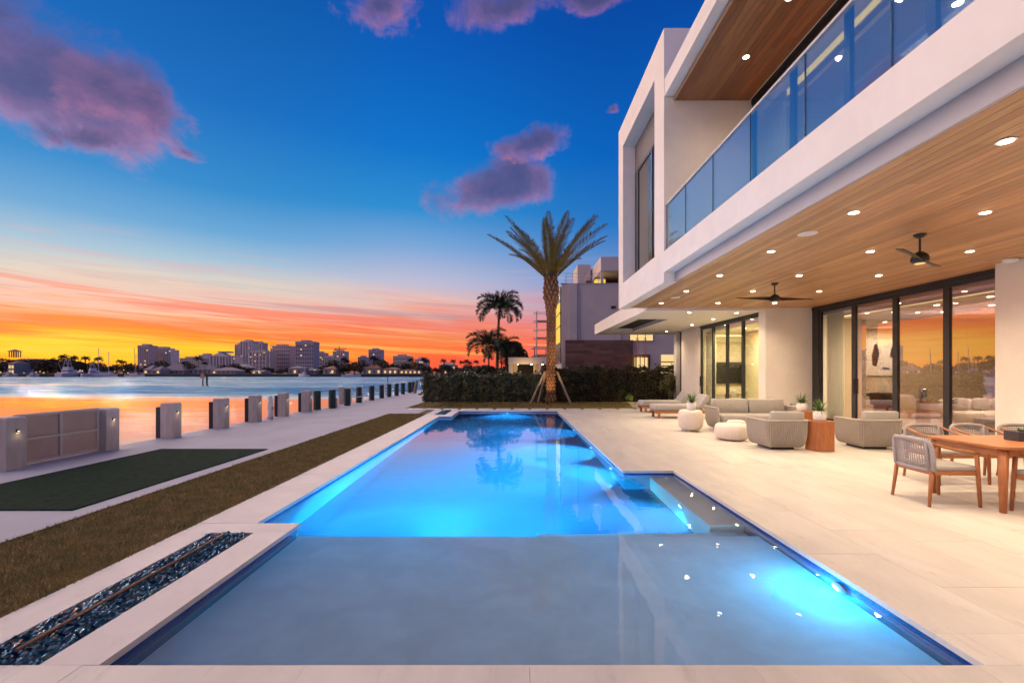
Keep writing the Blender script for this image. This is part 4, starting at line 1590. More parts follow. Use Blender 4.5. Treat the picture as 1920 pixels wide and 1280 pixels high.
for i_, x in enumerate((13.5, 14.2, 14.95)):
    if cp is None:
        cp = thing('tub_chair', (x, 16.8, 0), 'rounded dark brown tub chair at the inner dining table, nearest the partition end', 'chair', 'tub chairs at the inner table')
        MB().lathe([(.2, 0), (.2, .38), (.3, .4), (.33, .82), (.29, .82), (.26, .46), (.02, .46)], 20).build('seat', principled('umber', (.12, .08, .055), .8), cp, world=False, smooth=True)
    else:
        dup(cp, (x, 16.8, 0), 0, 'rounded dark brown tub chair at the inner dining table, %s along' % ORD[i_])
for (x, y, rr, h, lab) in ((12.25, 13.65, .17, .74, 'bronze cylindrical pedestal with silver vase'), (12.75, 13.3, .13, .45, 'short bronze pedestal with glass vessel'),):
    p = MB().lathe([(rr, 0), (rr, h), (.01, h)], 24, (x, y, 0)).build('pedestal', brass)
    tag(p, lab + ' behind the sliding doors', 'pedestal', 'bronze pedestals')
    v = MB().lathe([(.09, 0), (.10, .02), (.10, .34), (.085, .36)], 20, (x, y, h + .001)).build('vase', steel if rr > .15 else glass_win, smooth=True)
    tag(v, ('polished silver vase' if rr > .15 else 'clear glass vessel') + ' on a bronze pedestal behind the sliding doors', 'vase')
ws = thing('white_sofa', (13.6, 13.2, 0), 'white sofa with cushions inside behind the sliding doors', 'sofa')
MB().rbox(-.9, 1.3, -.45, .5, .1, .46, .08).build('base', cream, ws, world=False, smooth=True)
MB().rbox(-.9, 1.3, .3, .52, .3, .78, .08).build('back', cream, ws, world=False, smooth=True)
for x in (-.5, .1, .7):
    MB().rbox(x - .22, x + .22, .1, .28, .46, .84, .08).build('pillow', fabric, ws, world=False, smooth=True)
r = thing('ottoman', (12.45, 11.75, 0), 'brown upholstered chair back inside behind the sliding doors', 'chair')
MB().rbox(-.35, .45, -.3, .3, .05, .40, .06).build('seat', fabric_grey, r, world=False, smooth=True)
MB().rbox(-.35, .45, -.38, -.26, .1, .62, .05).build('back', fabric_grey, r, world=False, smooth=True)
orc = thing('orchid', (13.35, 12.4, .0), 'white orchid on a small stand behind the sliding doors', 'orchid')
MB().lathe([(.18, 0), (.05, .05), (.05, .75), (.18, .8), (.01, .8)], 16).build('stand', tan_wall, orc, world=False)
MB().lathe([(.08, .8), (.1, .95), (.01, .95)], 16).build('pot', white_ceramic, orc, world=False, smooth=True)
MB().tube([(0, 0, .95), (-.03, 0, 1.25), (-.12, 0, 1.36), (-.28, 0, 1.33)], .006, 5).build('stem', leaf_m, orc, world=False)
m = MB()
for i in range(9):
    x, z = -.05 - .03 * i, 1.28 + .09 * math.sin(i * .45)
    for k in range(5):
        a = k * 1.257
        m.add([(x, -.01, z), (x + .05 * math.cos(a - .4), -.03, z + .05 * math.sin(a - .4)), (x + .06 * math.cos(a), -.03, z + .06 * math.sin(a)), (x + .05 * math.cos(a + .4), -.03, z + .05 * math.sin(a + .4))], [(0, 1, 2, 3)])
g = m.build('petals', white_ceramic, orc, world=False)
g['kind'] = 'stuff'

# ------------------------------------------------------------------ vegetation helpers
bark_m = principled('bark_m', (0.20, 0.12, 0.07), 0.9, var=.5, vscale=8, bump=.5, bscale=30)
boot_m = principled('boot_m', (0.36, 0.17, 0.08), 0.9, var=.6, vscale=14, col2=(.16, .075, .038))
frond_m = principled('frond_m', (0.085, 0.08, 0.018), 0.6, spec=.15, var=.7, vscale=3, col2=(.16, .105, .027))
coco_m = principled('coco_m', (0.05, 0.075, 0.03), 0.5, var=.5, vscale=2)
hedge_m = principled('hedge_m', (0.08, 0.095, 0.035), 0.35, var=.8, vscale=5, col2=(.19, .17, .08))
hedge2_m = principled('hedge2_m', (0.045, 0.04, 0.018), 0.7, var=.7, vscale=5, col2=(.08, .06, .026))
bush_m = principled('bush_m', (0.045, 0.06, 0.025), 0.6, var=.6, vscale=1.2, col2=(.075, .07, .03))
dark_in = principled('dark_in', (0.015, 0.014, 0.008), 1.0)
brace_m = principled('brace_m', (0.33, 0.24, 0.17), 0.85, var=.3, vscale=5, stretch=(3, 3, .5))


def frond_mesh(name, ln, n, leaf, droop, lw, seed, vee=.5, mat=None, lift=.0, spl=.68):
    """One feather frond in the XZ plane from the origin, leaning to +X as it goes up."""
    q = random.Random(seed)
    m = MB()
    pts = []
    x = z = 0.0
    th = 0.0
    N = 14
    for k in range(N + 1):
        pts.append(Vector((x, 0, z)))
        th = droop * (k / N) ** 1.3
        x += math.sin(th) * ln / N
        z += math.cos(th) * ln / N
    m.tube(pts, [.028 * (1 - .85 * k / N) for k in range(N + 1)], 5)
    for i in range(n):
        u = .10 + .90 * i / (n - 1)
        k = min(int(u * N), N - 1)
        p = pts[k].lerp(pts[k + 1], u * N - k)
        d = (pts[k + 1] - pts[k]).normalized()
        nrm = Vector((d.z, 0, -d.x))
        L_ = leaf * (math.sin(math.pi * min(1, (u * .86 + .12))) ** .6) * q.uniform(.85, 1.1)
        for s in (-1, 1):
            out = (d * q.uniform(.75, 1.0) + Vector((0, s, 0)) * spl * q.uniform(.8, 1.2) - nrm * (vee * q.uniform(.2, 1.0) - lift)).normalized()
            e = p + out * L_ + nrm * q.uniform(.02, .16) * L_
            w = d.cross(out).normalized().cross(out).normalized() * lw
            mid = p.lerp(e, .5)
            m.add([tuple(p), tuple(mid + w), tuple(e), tuple(mid - w)], [(0, 1, 2, 3)])
    me = m.mesh(name)
    me.materials.append(mat)
    return me


# the staked date palm behind the pool
palm = thing('date_palm', (1.87, 23.5, 0), 'tall newly planted date palm with propped trunk behind the pool end', 'palm tree')
prof = [(0, .26), (.25, .21), (.8, .175), (2.5, .165), (4.4, .17), (4.9, .23), (5.3, .31), (5.8, .33), (6.2, .29), (6.6, .20), (7.0, .13)]
MB().lathe([(r_ * .93, z) for z, r_ in prof], 22).build('trunk', bark_m, palm, world=False, smooth=True)


def prad(z):
    for (z0, r0), (z1, r1) in zip(prof, prof[1:]):
        if z0 <= z <= z1:
            return r0 + (r1 - r0) * (z - z0) / (z1 - z0)
    return prof[-1][1]


m = MB()
z = .10
row = 0
while z < 6.5:
    n = 10
    big = 1.25 if z < 4.8 else 1.7
    for k in range(n):
        a = 2 * math.pi * (k + .5 * (row % 2)) / n + rnd.uniform(-.05, .05)
        r_ = prad(z)
        out = rnd.uniform(.04, .07) * big
        hw = math.pi / n * .86
        P = lambda aa, rr, zz: (rr * math.cos(aa), rr * math.sin(aa), zz)
        h = .17 * big
        m.add([P(a - hw, r_ * .92, z + h * .25), P(a, r_ * .92, z - h * .4), P(a + hw, r_ * .92, z + h * .25), P(a, r_ * .92, z + h),
               P(a - hw * .55, r_ + out, z + h * .52), P(a, r_ + out * 1.15, z + h * .36), P(a + hw * .55, r_ + out, z + h * .52), P(a, r_ + out * .7, z + h * .85)],
              [(0, 1, 5, 4), (1, 2, 6, 5), (2, 3, 7, 6), (3, 0, 4, 7), (4, 5, 6, 7)])
    z += .145 * big
    row += 1
b_ = m.build('bark_scales', boot_m, palm, world=False)
b_['kind'] = 'stuff'
fm = [frond_mesh('date_frond', 4.1, 120, .60, .36, .0145, 3, vee=.8, spl=.9, mat=frond_m), frond_mesh('date_frond', 3.8, 115, .58, .52, .0145, 4, vee=.9, spl=.9, mat=frond_m),
      frond_mesh('date_frond', 4.2, 120, .56, .22, .0145, 5, vee=.8, spl=.9, mat=frond_m)]
fl = []
for az, tilt in ((182, 47), (205, 33), (160, 24), (100, 9), (25, 16), (-8, 32), (8, 42), (250, 30), (292, 26), (112, 38), (68, 30), (230, 46), (-45, 44), (140, 44), (45, 45)):
    for q_ in range(2):
        fl.append((az + rnd.uniform(-14, 14), tilt + rnd.uniform(-7, 7), rnd.randrange(3)))
for az, tilt, k in fl:
    o = place(fm[k], 'frond', palm, world=False)
    o.location = (.16 * math.cos(R(az)) * math.sin(R(tilt)) * 1.5, .16 * math.sin(R(az)) * math.sin(R(tilt)) * 1.5, 6.35)
    o.rotation_euler = (Matrix.Rotation(R(az), 3, 'Z') @ Matrix.Rotation(R(tilt), 3, 'Y')).to_euler()
    o.scale = (rnd.uniform(.80, .93),) * 3
for (x, y) in ((-1.05, -.35), (-.62, .75), (.98, -.35), (1.02, .5)):
    L_ = math.hypot(x, y)
    MB().tube([(x, y, .0), (x / L_ * .34, y / L_ * .34, 1.62)], [.062, .055], 4).build('brace', brace_m, palm, world=False)
lamp('palm_uplight_lamp', 'SPOT', (-.25, -.95, .12), 260, (1, .62, .22), palm, aim=(.22, .80, 1.6), spot_size=R(70), spot_blend=.8, shadow_soft_size=.05)
lamp('palm_uplight_lamp', 'SPOT', (.35, -1.2, .12), 800, (1, .62, .25), palm, aim=(-.1, .9, 5.5), spot_size=R(50), spot_blend=.8, shadow_soft_size=.05)
o = MB().lathe([(.05, 0), (.05, .1), (.07, .13)], 10, (1.62, 22.55, -.012)).build('garden_uplight', black)
tag(o, 'small black uplight on the lawn at the foot of the palm', 'garden light')


def leaves(m, n, fn, s0, s1, q=rnd):
    for i in range(n):
        c = Vector(fn())
        s = q.uniform(s0, s1)
        a = Vector((q.gauss(0, 1), q.gauss(0, 1), q.gauss(0, .8))).normalized()
        b_ = a.cross(Vector((q.gauss(0, 1), q.gauss(0, 1), q.gauss(0, 1)))).normalized()
        m.add([tuple(c - a * s), tuple(c + b_ * s * .45), tuple(c + a * s), tuple(c - b_ * s * .45)], [(0, 1, 2, 3)])


def hedge(x0, x1, y0, y1, h, n, mat, lab, leaf=.075, stems=0):
    r = thing('hedge', ((x0 + x1) / 2, (y0 + y1) / 2, 0), lab, 'hedge')
    m = MB()
    cx = (x0 + x1) / 2
    cyy = (y0 + y1) / 2

    def fn():
        x = rnd.uniform(x0, x1)
        top = h * (.93 + .09 * math.sin(x * 2.3) * math.sin(x * 5.1 + 1)) + rnd.gauss(0, .035)
        f = rnd.random()
        if rnd.random() < .03:
            top += rnd.uniform(.03, .22)
        if f < .62:
            return (x - cx, y0 + abs(rnd.gauss(0, .14)) - .06 * math.sin(x * 7) - cyy, rnd.uniform(.02, top))
        if f < .9:
            return (x - cx, rnd.uniform(y0, y1) - cyy, top - abs(rnd.gauss(0, .06)))
        e = x0 if rnd.random() < .5 else x1
        return (e - cx + rnd.gauss(0, .09), rnd.uniform(y0, y1) - cyy, rnd.uniform(.02, top))
    leaves(m, n, fn, leaf * .6, leaf * 1.3)
    g = m.build('foliage', mat, r, world=False)
    g['kind'] = 'stuff'
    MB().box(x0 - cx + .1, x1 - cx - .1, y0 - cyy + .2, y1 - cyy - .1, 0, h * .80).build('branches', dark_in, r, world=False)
    return r


hedge(-4.85, 1.55, 24.5, 25.5, 1.50, 14000, hedge_m, 'clipped green hedge behind the pool, reaching from the water to the palm', .11)
hedge(1.6, 8.9, 24.5, 25.5, 1.92, 19000, hedge2_m, 'taller darker hedge between the palm and the low roofed wing', .07)


def bush(name, loc, rx, ry, rz, n, mat, lab, leaf, cat='bush', grp=None, trunk=True, cz=None):
    r = thing(name, loc, lab, cat, grp)
    q = random.Random(hash((round(loc[0] * 10), round(loc[1] * 10))) & 0xffff)
    m = MB()
    cl = []
    for i in range(9):
        a, e = q.uniform(0, 6.28), q.uniform(-.6, 1.4)
        cl.append((math.cos(a) * math.cos(e) * .62, math.sin(a) * math.cos(e) * .62, math.sin(e) * .62, q.uniform(.32, .55)))
    z0 = rz if cz is None else cz

    def fn():
        c = q.choice(cl)
        v = Vector((q.gauss(0, 1), q.gauss(0, 1), q.gauss(0, 1))).normalized() * c[3] * q.uniform(.55, 1.05)
        return ((c[0] + v.x) * rx, (c[1] + v.y) * ry, max(.03, z0 + (c[2] + v.z) * rz))
    leaves(m, n, fn, leaf * .6, leaf * 1.3, q)
    g = m.build('crown', mat, r, world=False)
    g['kind'] = 'stuff'
    if trunk:
        MB().tube([(0, 0, -.02), (.02 * rx, 0, z0 * .5), (-.05 * rx, 0, z0 + rz * .2)], [.05 * rx + .03, .04 * rx + .02, .02 * rx + .01], 7).build('trunk', bark_m, r, world=False)
    return r


bush('shrub', (8.15, 24.0, 0), .5, .45, .75, 1100, principled('olive_leaf', (.15, .14, .05), .6, var=.5, vscale=5), 'olive green shrub at the end of the dark hedge beside the wing wall', .08)
s2 = bush('shrub', (6.1, 24.2, 0), .22, .2, .22, 160, leaf_m, 'small lit green plant at the foot of the dark hedge', .07, trunk=False)
lamp('plant_lamp', 'POINT', (-.1, -.3, .12), 5, (1, .75, .3), s2, shadow_soft_size=.03)


def coco_palm(loc, h, fl, n, lab, lean=.2, name='coconut_palm', grp=None, seed=1, mat=coco_m):
    r = thing(name, loc, lab, 'palm tree', grp)
    q = random.Random(seed)
    pts = [(lean * (k / 8) ** 2, 0, h * k / 8 - .02) for k in range(9)]
    MB().tube(pts, [.035 * h * .55 * (1.25 - .55 * k / 8) for k in range(9)], 9).build('trunk', bark_m, r, world=False, smooth=True)
    ms = [frond_mesh('palm_frond', fl, 44, fl * .34, 1.75, fl * .013, seed * 7 + k, vee=.9, mat=mat) for k in range(2)]
    for i in range(n):
        o = place(ms[i % 2], 'frond', r, world=False)
        o.location = (lean, 0, h)
        tl = 12 + 78 * (i / n) ** .8
        az = i * 137.5
        o.rotation_euler = (Matrix.Rotation(R(az), 3, 'Z') @ Matrix.Rotation(R(tl), 3, 'Y')).to_euler()
    return r


coco_palm((-1.75, 45, 0), 7.9, 2.6, 27, 'tall curved coconut palm rising behind the hedge against the sunset', .25, seed=5)
coco_palm((-2.35, 42, 0), 4.1, 2.3, 20, 'shorter bushy palm below the tall coconut palm', -.1, 'bushy_palm', seed=6)
coco_palm((-1.3, 43, 0), 3.5, 2.2, 20, 'short dense palm between the bushy palm and the leafy dark tree', .15, 'bushy_palm', seed=7)
bush('leafy_tree', (-.25, 43, 0), 1.5, 1.3, 1.9, 5200, bush_m, 'dense dark round leafy tree beside the bushy palms', .16, 'tree', cz=2.7)
bush('shrub', (-2.6, 40, 0), 1.6, 1.2, 1.1, 3000, bush_m, 'wide dark shrub growing under the bushy palms', .14, 'bush', cz=1.1)
bush('shrub', (-4.9, 46, 0), 2.2, 1.2, 1.0, 2600, bush_m, 'dark shrub behind the hedge nearest the water', .14, 'bush', cz=1.0)
bush('shrub', (-1.0, 38, 0), 1.2, 1.0, .9, 2000, bush_m, 'dark shrub behind the hedge in front of the leafy tree', .13, 'bush', cz=1.0)

# ------------------------------------------------------------------ neighbouring house under construction
nb = thing('neighbour_house', (8, 38, 0), 'grey unfinished modern house behind the hedge with brown stone base', 'house')
K = 34.0


def npart(m, name, mat, parent=None, **kw):
    return m.build(name, mat, parent or nb, **kw)


m = MB()
m.box(3.52, 16, 34.0, 48, 0, 8.14)
npart(m, 'main_wall', stucco_n)
npart(MB().box(4.05, 4.65, 33.86, 33.998, 3.98, 8.145), 'pilaster', stucco_n)
npart(MB().box(5.7, 7.4, 36.5, 41, 8.14, 8.9), 'parapet', dark_panel)
npart(MB().box(5.25, 6.35, 38, 41, 9.0, 10.55), 'stair_tower', stucco_n)
npart(MB().box(5.25, 6.35, 38.2, 41, 8.14, 9.0), 'stair_tower_base', dark_panel)
npart(MB().box(6.48, 18, 34.2, 41, 9.2, 10.25), 'roof_slab', stucco_n)
rb = principled('red_brown', (.14, .035, .02), .8)
npart(MB().box(8.4, 18, 37, 41, 8.14, 9.2), 'upper_room_wall', rb)
npart(MB().box(6.9, 8.3, 39.5, 40.0, 8.14, 9.1), 'upper_room_wall', rb)
npart(MB().box(6.3, 7.1, 35.6, 36.2, 8.145, 8.85), 'lit_panel', glow_yellow)
stone_n = principled('stone_n', (.22, .105, .075), .8, var=.3, vscale=1.5, stretch=(1, 1, 4), objvar=.25)
cl = npart(MB().box(3.78, 8.78, 33.90, 33.998, 0, 3.97), 'stone_base', stone_n)
zz = 1.2
rw = 0
while zz < 3.95:
    h = rnd.uniform(.20, .29)
    z1_ = min(zz + h, 3.97)
    x = 3.76
    while x < 8.79:
        x1 = min(x + rnd.uniform(.7, 1.6), 8.8)
        npart(MB().box(x + .006, x1 - .006, 33.80 + rnd.uniform(0, .05), 33.898, zz + .006, z1_ - .006), 'stone', stone_n, parent=cl)
        x = x1
    zz = z1_
w_ = npart(MB().box(3.44, 3.518, 34.2, 39.5, 2.3, 8.0), 'side_window', black)
npart(MB().box(3.40, 3.438, 34.5, 37.3, 3.85, 6.85), 'glass_pane', glow_yellow, parent=w_)
for a, b2, c, d, nm in ((8.55, 10.35, 3.88, 4.42, 'clerestory_window'),):
    w_ = npart(MB().box(a, b2, 33.93, 33.998, c, d), nm, black)
    for k in range(3):
        xa = a + .05 + k * .585
        npart(MB().box(xa, xa + .53, 33.90, 33.928, c + .05, d - .05), 'glass_pane', glow_soft, parent=w_)
w_ = npart(MB().box(10.85, 12.4, 33.93, 33.998, .4, 2.95), 'ground_window', stucco_n)
npart(MB().box(10.92, 12.3, 33.90, 33.928, .5, 2.88), 'glass_pane', glow_soft, parent=w_)
for z in (2.3, 2.0):
    npart(MB().box(10.92, 12.3, 33.88, 33.898, z, z + .08), 'window_bar', brass, parent=w_)
npart(MB().box(9.5, 10.1, 33.93, 33.998, .3, 2.9), 'doorway', dark_panel)
for x in (4.75, 7.9):
    npart(MB().tube([(x, 33.93, 4.0), (x, 33.93, 8.0)], .05, 8), 'downpipe', track_grey)
for x, z in ((7.2, 6.3), (8.1, 6.35), (8.9, 7.75)):
    npart(MB().box(x, x + (.35 if z < 7 else 1.2), 33.96, 33.998, z, z + .22), 'wall_vent', dark_panel)
npart(MB().box(3.45, 16, 33.94, 34.3, 8.142, 8.22), 'coping', track_grey)
for i in range(6):
    npart(MB().tube([(3.9 + i * .5, 34.6, 8.2), (3.9 + i * .5, 34.6, 9.1)], .025, 5), 'terrace_post', track_grey)
for z in (8.55, 8.8, 9.08):
    npart(MB().tube([(3.7, 34.6, z), (6.45, 34.6, z)], .018, 5), 'terrace_rail', track_grey)
for x in (6.52, 9.0):
    npart(MB().box(x, x + .2, 34.4, 34.6, 8.22, 9.2), 'terrace_column', stucco_n)
for z in (3.3, 5.0, 6.0):
    npart(MB().box(3.38, 3.44, 34.2, 39.5, z, z + .08), 'transom', bronze, parent=None)
lan = thing('porch_lantern', (9.25, 33.3, 1.2), 'copper lantern glowing on four thin rods against the neighbouring house', 'lantern')
cop_m = principled('copper', (.35, .12, .06), .4, metal=.6)
for a in (-.5, .42):
    for b2 in (-.35, .3):
        MB().box(a, a + .08, b2, b2 + .06, 0, 1.55).build('corner_post', cop_m, lan, world=False)
for a in (-.18, .14):
    MB().box(a, a + .05, -.34, -.29, 0, 1.55).build('bar', cop_m, lan, world=False)
MB().box(-.40, .40, -.25, .25, .1, 1.45).build('lamp_glass', glow_soft, lan, world=False)
MB().box(-.55, .55, -.4, .4, 1.552, 1.65).build('cap', cop_m, lan, world=False)
for a in (-.35, -.22, .22, .35):
    MB().tube([(a, 0, 1.65), (a, 0, 2.9)], .022, 5).build('rod', cop_m, lan, world=False)
pav = thing('garden_pavilion', (1.1, 32, 0), 'low flat roofed pavilion with lit columns beyond the hedge', 'pavilion')
MB().box(-.45, 2.45, 32, 35, 2.15, 2.62).build('roof_slab', stucco_n, pav)
for x in (-.42, -.1, 1.35, 1.62):
    MB().box(x, x + .30, 32.15 if x > 0 else 32.1 + .3 * (x > -.3), 32.7, 0, 2.148).build('column', tan_wall if x in (-.1, 1.35) else stucco_n, pav)
MB().box(-.3, 2.4, 34.8, 34.9, 0, 2.148).build('back_wall', dark_panel, pav)
for x in (.2, 1.2, 2.0):
    MB().lathe([(.05, 0), (.05, .02)], 10, (x, 32.6, 2.12)).build('ceiling_spot', glow_warm, pav)
lamp('pavilion_lamp', 'POINT', (-.4, -.55, 1.7), 45, (1, .65, .25), pav, shadow_soft_size=.05)
for Y, X, H, lab in ((40.5, 2.5, 7.0, 'thin metal scaffold tower against the neighbouring house, nearer the palm trunk'), (43.5, 2.45, 4.0, 'low scaffold frame standing before the pavilion roof'),):
    sc = thing('scaffold', (X, Y, 0), lab, 'scaffold')
    for a in (-.55, .55):
        for b2 in (-.6, .6):
            MB().tube([(a, b2, 0), (a, b2, H)], .03, 5).build('upright', track_grey, sc, world=False)
    z = .8
    while z < H:
        for b2 in (-.6, .6):
            MB().tube([(-.85, b2, z), (.75, b2, z)], .025, 5).build('ledger', track_grey, sc, world=False)
        if int(z * 10) % 3 == 0:
            MB().box(-.6, .6, -.55, .55, z + .03, z + .08).build('platform', brace_m, sc, world=False)
        z += .75

# ------------------------------------------------------------------ far shore
F = 853.33


def X_(px, D):
    return (px - 965) / F * D


def Z_(py, D):
    return 1.6 - (py - 697) / F * D


shore = MB().box(-900, 700, 251, 3500, -1.5, .25).build('far_shore', soil)
struct(shore)
o = MB().box(-900, 700, 250.2, 250.99, -1.5, .45).build('far_seawall', dark_panel)
struct(o)
far_green = principled('far_green', (0.06, 0.045, 0.024), 0.8, var=.6, vscale=.35, col2=(.10, .07, .038))
far_palm = principled('far_palm', (0.035, 0.03, 0.015), 0.8)
far_white = principled('far_white', (0.38, 0.33, 0.31), .8)
far_roof = principled('far_roof', (0.24, 0.20, 0.22), .8, objvar=.2)
far_terra = principled('far_terra', (0.34, 0.15, 0.10), .8)
far_win = principled('far_win', (0.10, 0.09, 0.12), .3)
far_lit = emission('far_lit', (1.0, .66, .25), .95)

# skyline
tow_mats = [principled('tower_mauve', (.62, .47, .43), .8), principled('tower_pale', (.78, .66, .60), .8), principled('tower_slate', (.42, .37, .40), .6),
            principled('tower_tan', (.70, .55, .45), .8)]
SKY = [(258, 278, 647, 0, 820, 'brown slab tower with a dark crown, at the sunset end of the skyline'),
       (277, 320, 652, 1, 850, 'pale wide block with a square opening, joined to the brown slab tower'),
       (337, 367, 671, 3, 780, 'low tan block between the pale block and the domed hall'),
       (372, 392, 665, 1, 800, 'small pale block beside a single palm'),
       (395, 441, 661, 1, 760, 'wide pale hall with ribbed front and shallow gable'),
       (441, 452, 645, 3, 900, 'slim tan tower catching the sunset light'),
       (451, 472, 639, 1, 860, 'tall pale ribbed tower, highest of its cluster'),
       (472, 491, 642, 0, 905, 'mauve tower close behind the tall pale ribbed tower'),
       (468, 506, 658, 3, 730, 'broad cream block in front of the pale tower cluster'),
       (507, 544, 648, 0, 760, 'broad mauve apartment tower with many small windows'),
       (554, 588, 640, 2, 740, 'tallest dark slate tower with a bright window grid'),
       (588, 607, 661, 2, 840, 'lower grey block beside the slate tower'),
       (605, 629, 669, 1, 800, 'low pale stepped block before the crane'),
       (624, 646, 658, 0, 830, 'mauve unfinished tower under the crane'),
       (671, 686, 669, 2, 800, 'small grey block with a stepped top'),
       (691, 714, 655, 2, 860, 'lone bluish tower standing apart past the crane'),
       (737, 769, 667, 3, 780, 'pair like tan block above the lit mansion'),
       (778, 801, 673, 1, 780, 'last small pale block of the skyline near the hedge')]
for i, (a, b2, yt, k, D, lab) in enumerate(SKY):
    x0, x1, h = X_(a, D), X_(b2, D), Z_(yt, D)
    r = thing('skyline_tower', ((x0 + x1) / 2, D, 0), lab, 'tower block', 'towers of the far skyline')
    w = x1 - x0
    dp = 22.0
    m = MB()
    hw = w / 2
    if i == 1:
        m.box(-hw, -hw + w * .35, 0, dp, 0, h)
        m.box(-hw + w * .35, -hw + w * .68, 0, dp, h * .62, h * 1.0)
        m.box(-hw + w * .68, hw * .62, 0, dp, 0, h)
        m.box(hw * .62, hw, 0, dp, 0, h * .93)
    elif i == 4:
        m.box(-hw, hw, 0, dp, 0, h * .84)
        m.add([(-hw, 0, h * .84), (hw * .3, 0, h * .84), (-hw * .3, 0, h), (-hw, dp, h * .84), (hw * .3, dp, h * .84), (-hw * .3, dp, h)],
              [(0, 1, 2), (3, 5, 4), (0, 2, 5, 3), (1, 4, 5, 2)])
    else:
        m.box(-hw, hw, 0, dp, 0, h)
    m.build('wall', tow_mats[k], r, world=False)
    m = MB()
    m.box(-hw * .55, hw * .35, dp * .2, dp * .8, h, h + 2.6)
    if i in (0, 10, 6):
        m.box(-hw * 1.03, hw * 1.03, -.5, dp, h - 3.4, h - 1.6)
    m.build('roof_plant', tow_mats[2], r, world=False)
    if i in (4, 6, 5, 7, 8):
        n = max(3, int(w / 5))
        m = MB()
        for q in range(n + 1):
            xx = -hw + q * w / n
            m.box(xx - .45, xx + .45, -1.2, 0, 0, h * (.83 if i == 4 else .97))
        m.build('rib', tow_mats[1], r, world=False)
    if i in (3, 8, 9, 10, 11, 15, 16):
        m = MB()
        z = 6.0
        while z < h - 2:
            m.box(-hw * (1.0 if i != 9 else .96), hw * (.55 if i in (8, 16) else .98), -1.1, -.01, z, z + .75)
            z += 6.6
        m.build('balcony_slab', tow_mats[1], r, world=False)
    win, lit = MB(), MB()
    nx, nz = max(3, int(w / 3.4)), max(3, int(h / 3.3))
    hh = h * (.8 if i == 4 else .96)
    for p in range(nx):
        for q in range(nz):
            xx, z = -hw + (p + .5) * w / nx, (q + .4) * hh / nz
            if i == 1 and -.3 * hw < xx < .36 * hw and z < h * .62:
                continue
            tgt = lit if rnd.random() < .035 and z > 6 else win
            tgt.quad((xx - w / nx * .34, -.12, z), (xx + w / nx * .34, -.12, z), (xx + w / nx * .34, -.12, z + 1.9), (xx - w / nx * .34, -.12, z + 1.9))
    g = win.build('window', far_win, r, world=False)
    g['kind'] = 'stuff'
    if lit.v:
        g = lit.build('lit_window', far_lit, r, world=False)
        g['kind'] = 'stuff'
r = thing('tower_crane', (X_(636, 835), 835, 0), 'orange tower crane above the unfinished tower', 'crane')
cr_m = principled('crane_m', (.5, .18, .06), .6)
MB().box(-.6, .6, -.6, .6, 20, 48).build('mast', cr_m, r, world=False)
MB().box(-9, 13, -.5, .5, 43, 44.2).build('jib', cr_m, r, world=False)
MB().box(-9, -5, -.8, .8, 41, 43).build('counterweight', cr_m, r, world=False)


def house_far(px0, px1, ytop, D, lab, roof, hip=True, lit=.0, wall=far_white, eave=.5, base=.25, arch=False):
    x0, x1, zt = X_(px0, D), X_(px1, D), Z_(ytop, D)
    r = thing('waterfront_house', ((x0 + x1) / 2, D, 0), lab, 'house', 'houses along the far shore')
    hw = (x1 - x0) / 2
    ze = base + (zt - base) * eave
    dp = 9.0
    MB().box(-hw * .94, hw * .94, 0, dp, 0, ze).build('wall', wall, r, world=False)
    m = MB()
    e = .25 * hw if hip else hw * .97
    m.add([(-hw, -.5, ze), (hw, -.5, ze), (hw, dp + .5, ze), (-hw, dp + .5, ze), (-e if hip else -hw, dp / 2, zt), (e if hip else hw, dp / 2, zt)],
          [(0, 1, 5, 4), (1, 2, 5), (2, 3, 4, 5), (3, 0, 4), (3, 2, 1, 0)])
    m.build('roof', roof, r, world=False)
    n = max(2, int(hw * 2 / 2.6))
    fl = 2 if ze > 4.5 else 1
    for q in range(n):
        for s in range(fl):
            xx = -hw * .9 + (q + .5) * hw * 1.8 / n
            z0 = .9 + s * (ze - .9) / fl
            mat = far_lit if rnd.random() < lit else far_win
            hh = min(1.7, (ze - .9) / fl * .66)
            MB().box(xx - .55, xx + .55, -.1, -.01, z0, z0 + hh).build('window', mat, r, world=False)
    return r


house_far(269, 284, 684, 262, 'white gabled house nearest the brown slab tower', far_roof, True, .3)
house_far(284, 301, 686, 258, 'white house with lit windows beside the gabled one', far_roof, True, .5)
house_far(300, 346, 681, 266, 'wide slate roofed boathouse with steep gable', far_roof, True, .1, eave=.35)
house_far(352, 399, 682, 270, 'large house under a broad pale slate hip roof', far_roof, True, .1, eave=.45)
house_far(395, 443, 688, 262, 'long house with a low slate roof beside the broad hip roof', far_roof, True, .1, eave=.5)
house_far(430, 468, 682, 300, 'house with a pale bluish metal roof set back behind trees', far_white, True, .0, eave=.6)
house_far(470, 493, 694, 256, 'small white flat boathouse with one bright lamp', far_white, False, .4, eave=.75)
house_far(540, 566, 686, 262, 'white two storey house below the slate tower', far_roof, True, .15, eave=.75)
house_far(560, 592, 689, 268, 'grey roofed house behind a moored boat', far_roof, True, .2, eave=.55)
house_far(605, 630, 686, 262, 'small lit house among trees left of the mansion', far_terra, True, .6, eave=.65)
house_far(678, 716, 683, 264, 'lit mansion with terracotta roof and tall windows', far_terra, True, .85, eave=.62)
house_far(716, 747, 688, 262, 'lit wing of the terracotta mansion', far_terra, True, .8, eave=.7)
house_far(747, 792, 692, 262, 'long low lit pergola house past the mansion', far_terra, True, .8, eave=.8)
house_far(822, 856, 679, 275, 'white villa with tall arches above the hedge end', far_white, True, .25, eave=.75)
house_far(855, 885, 688, 280, 'low white villa wing above the hedge', far_white, True, .2, eave=.75)
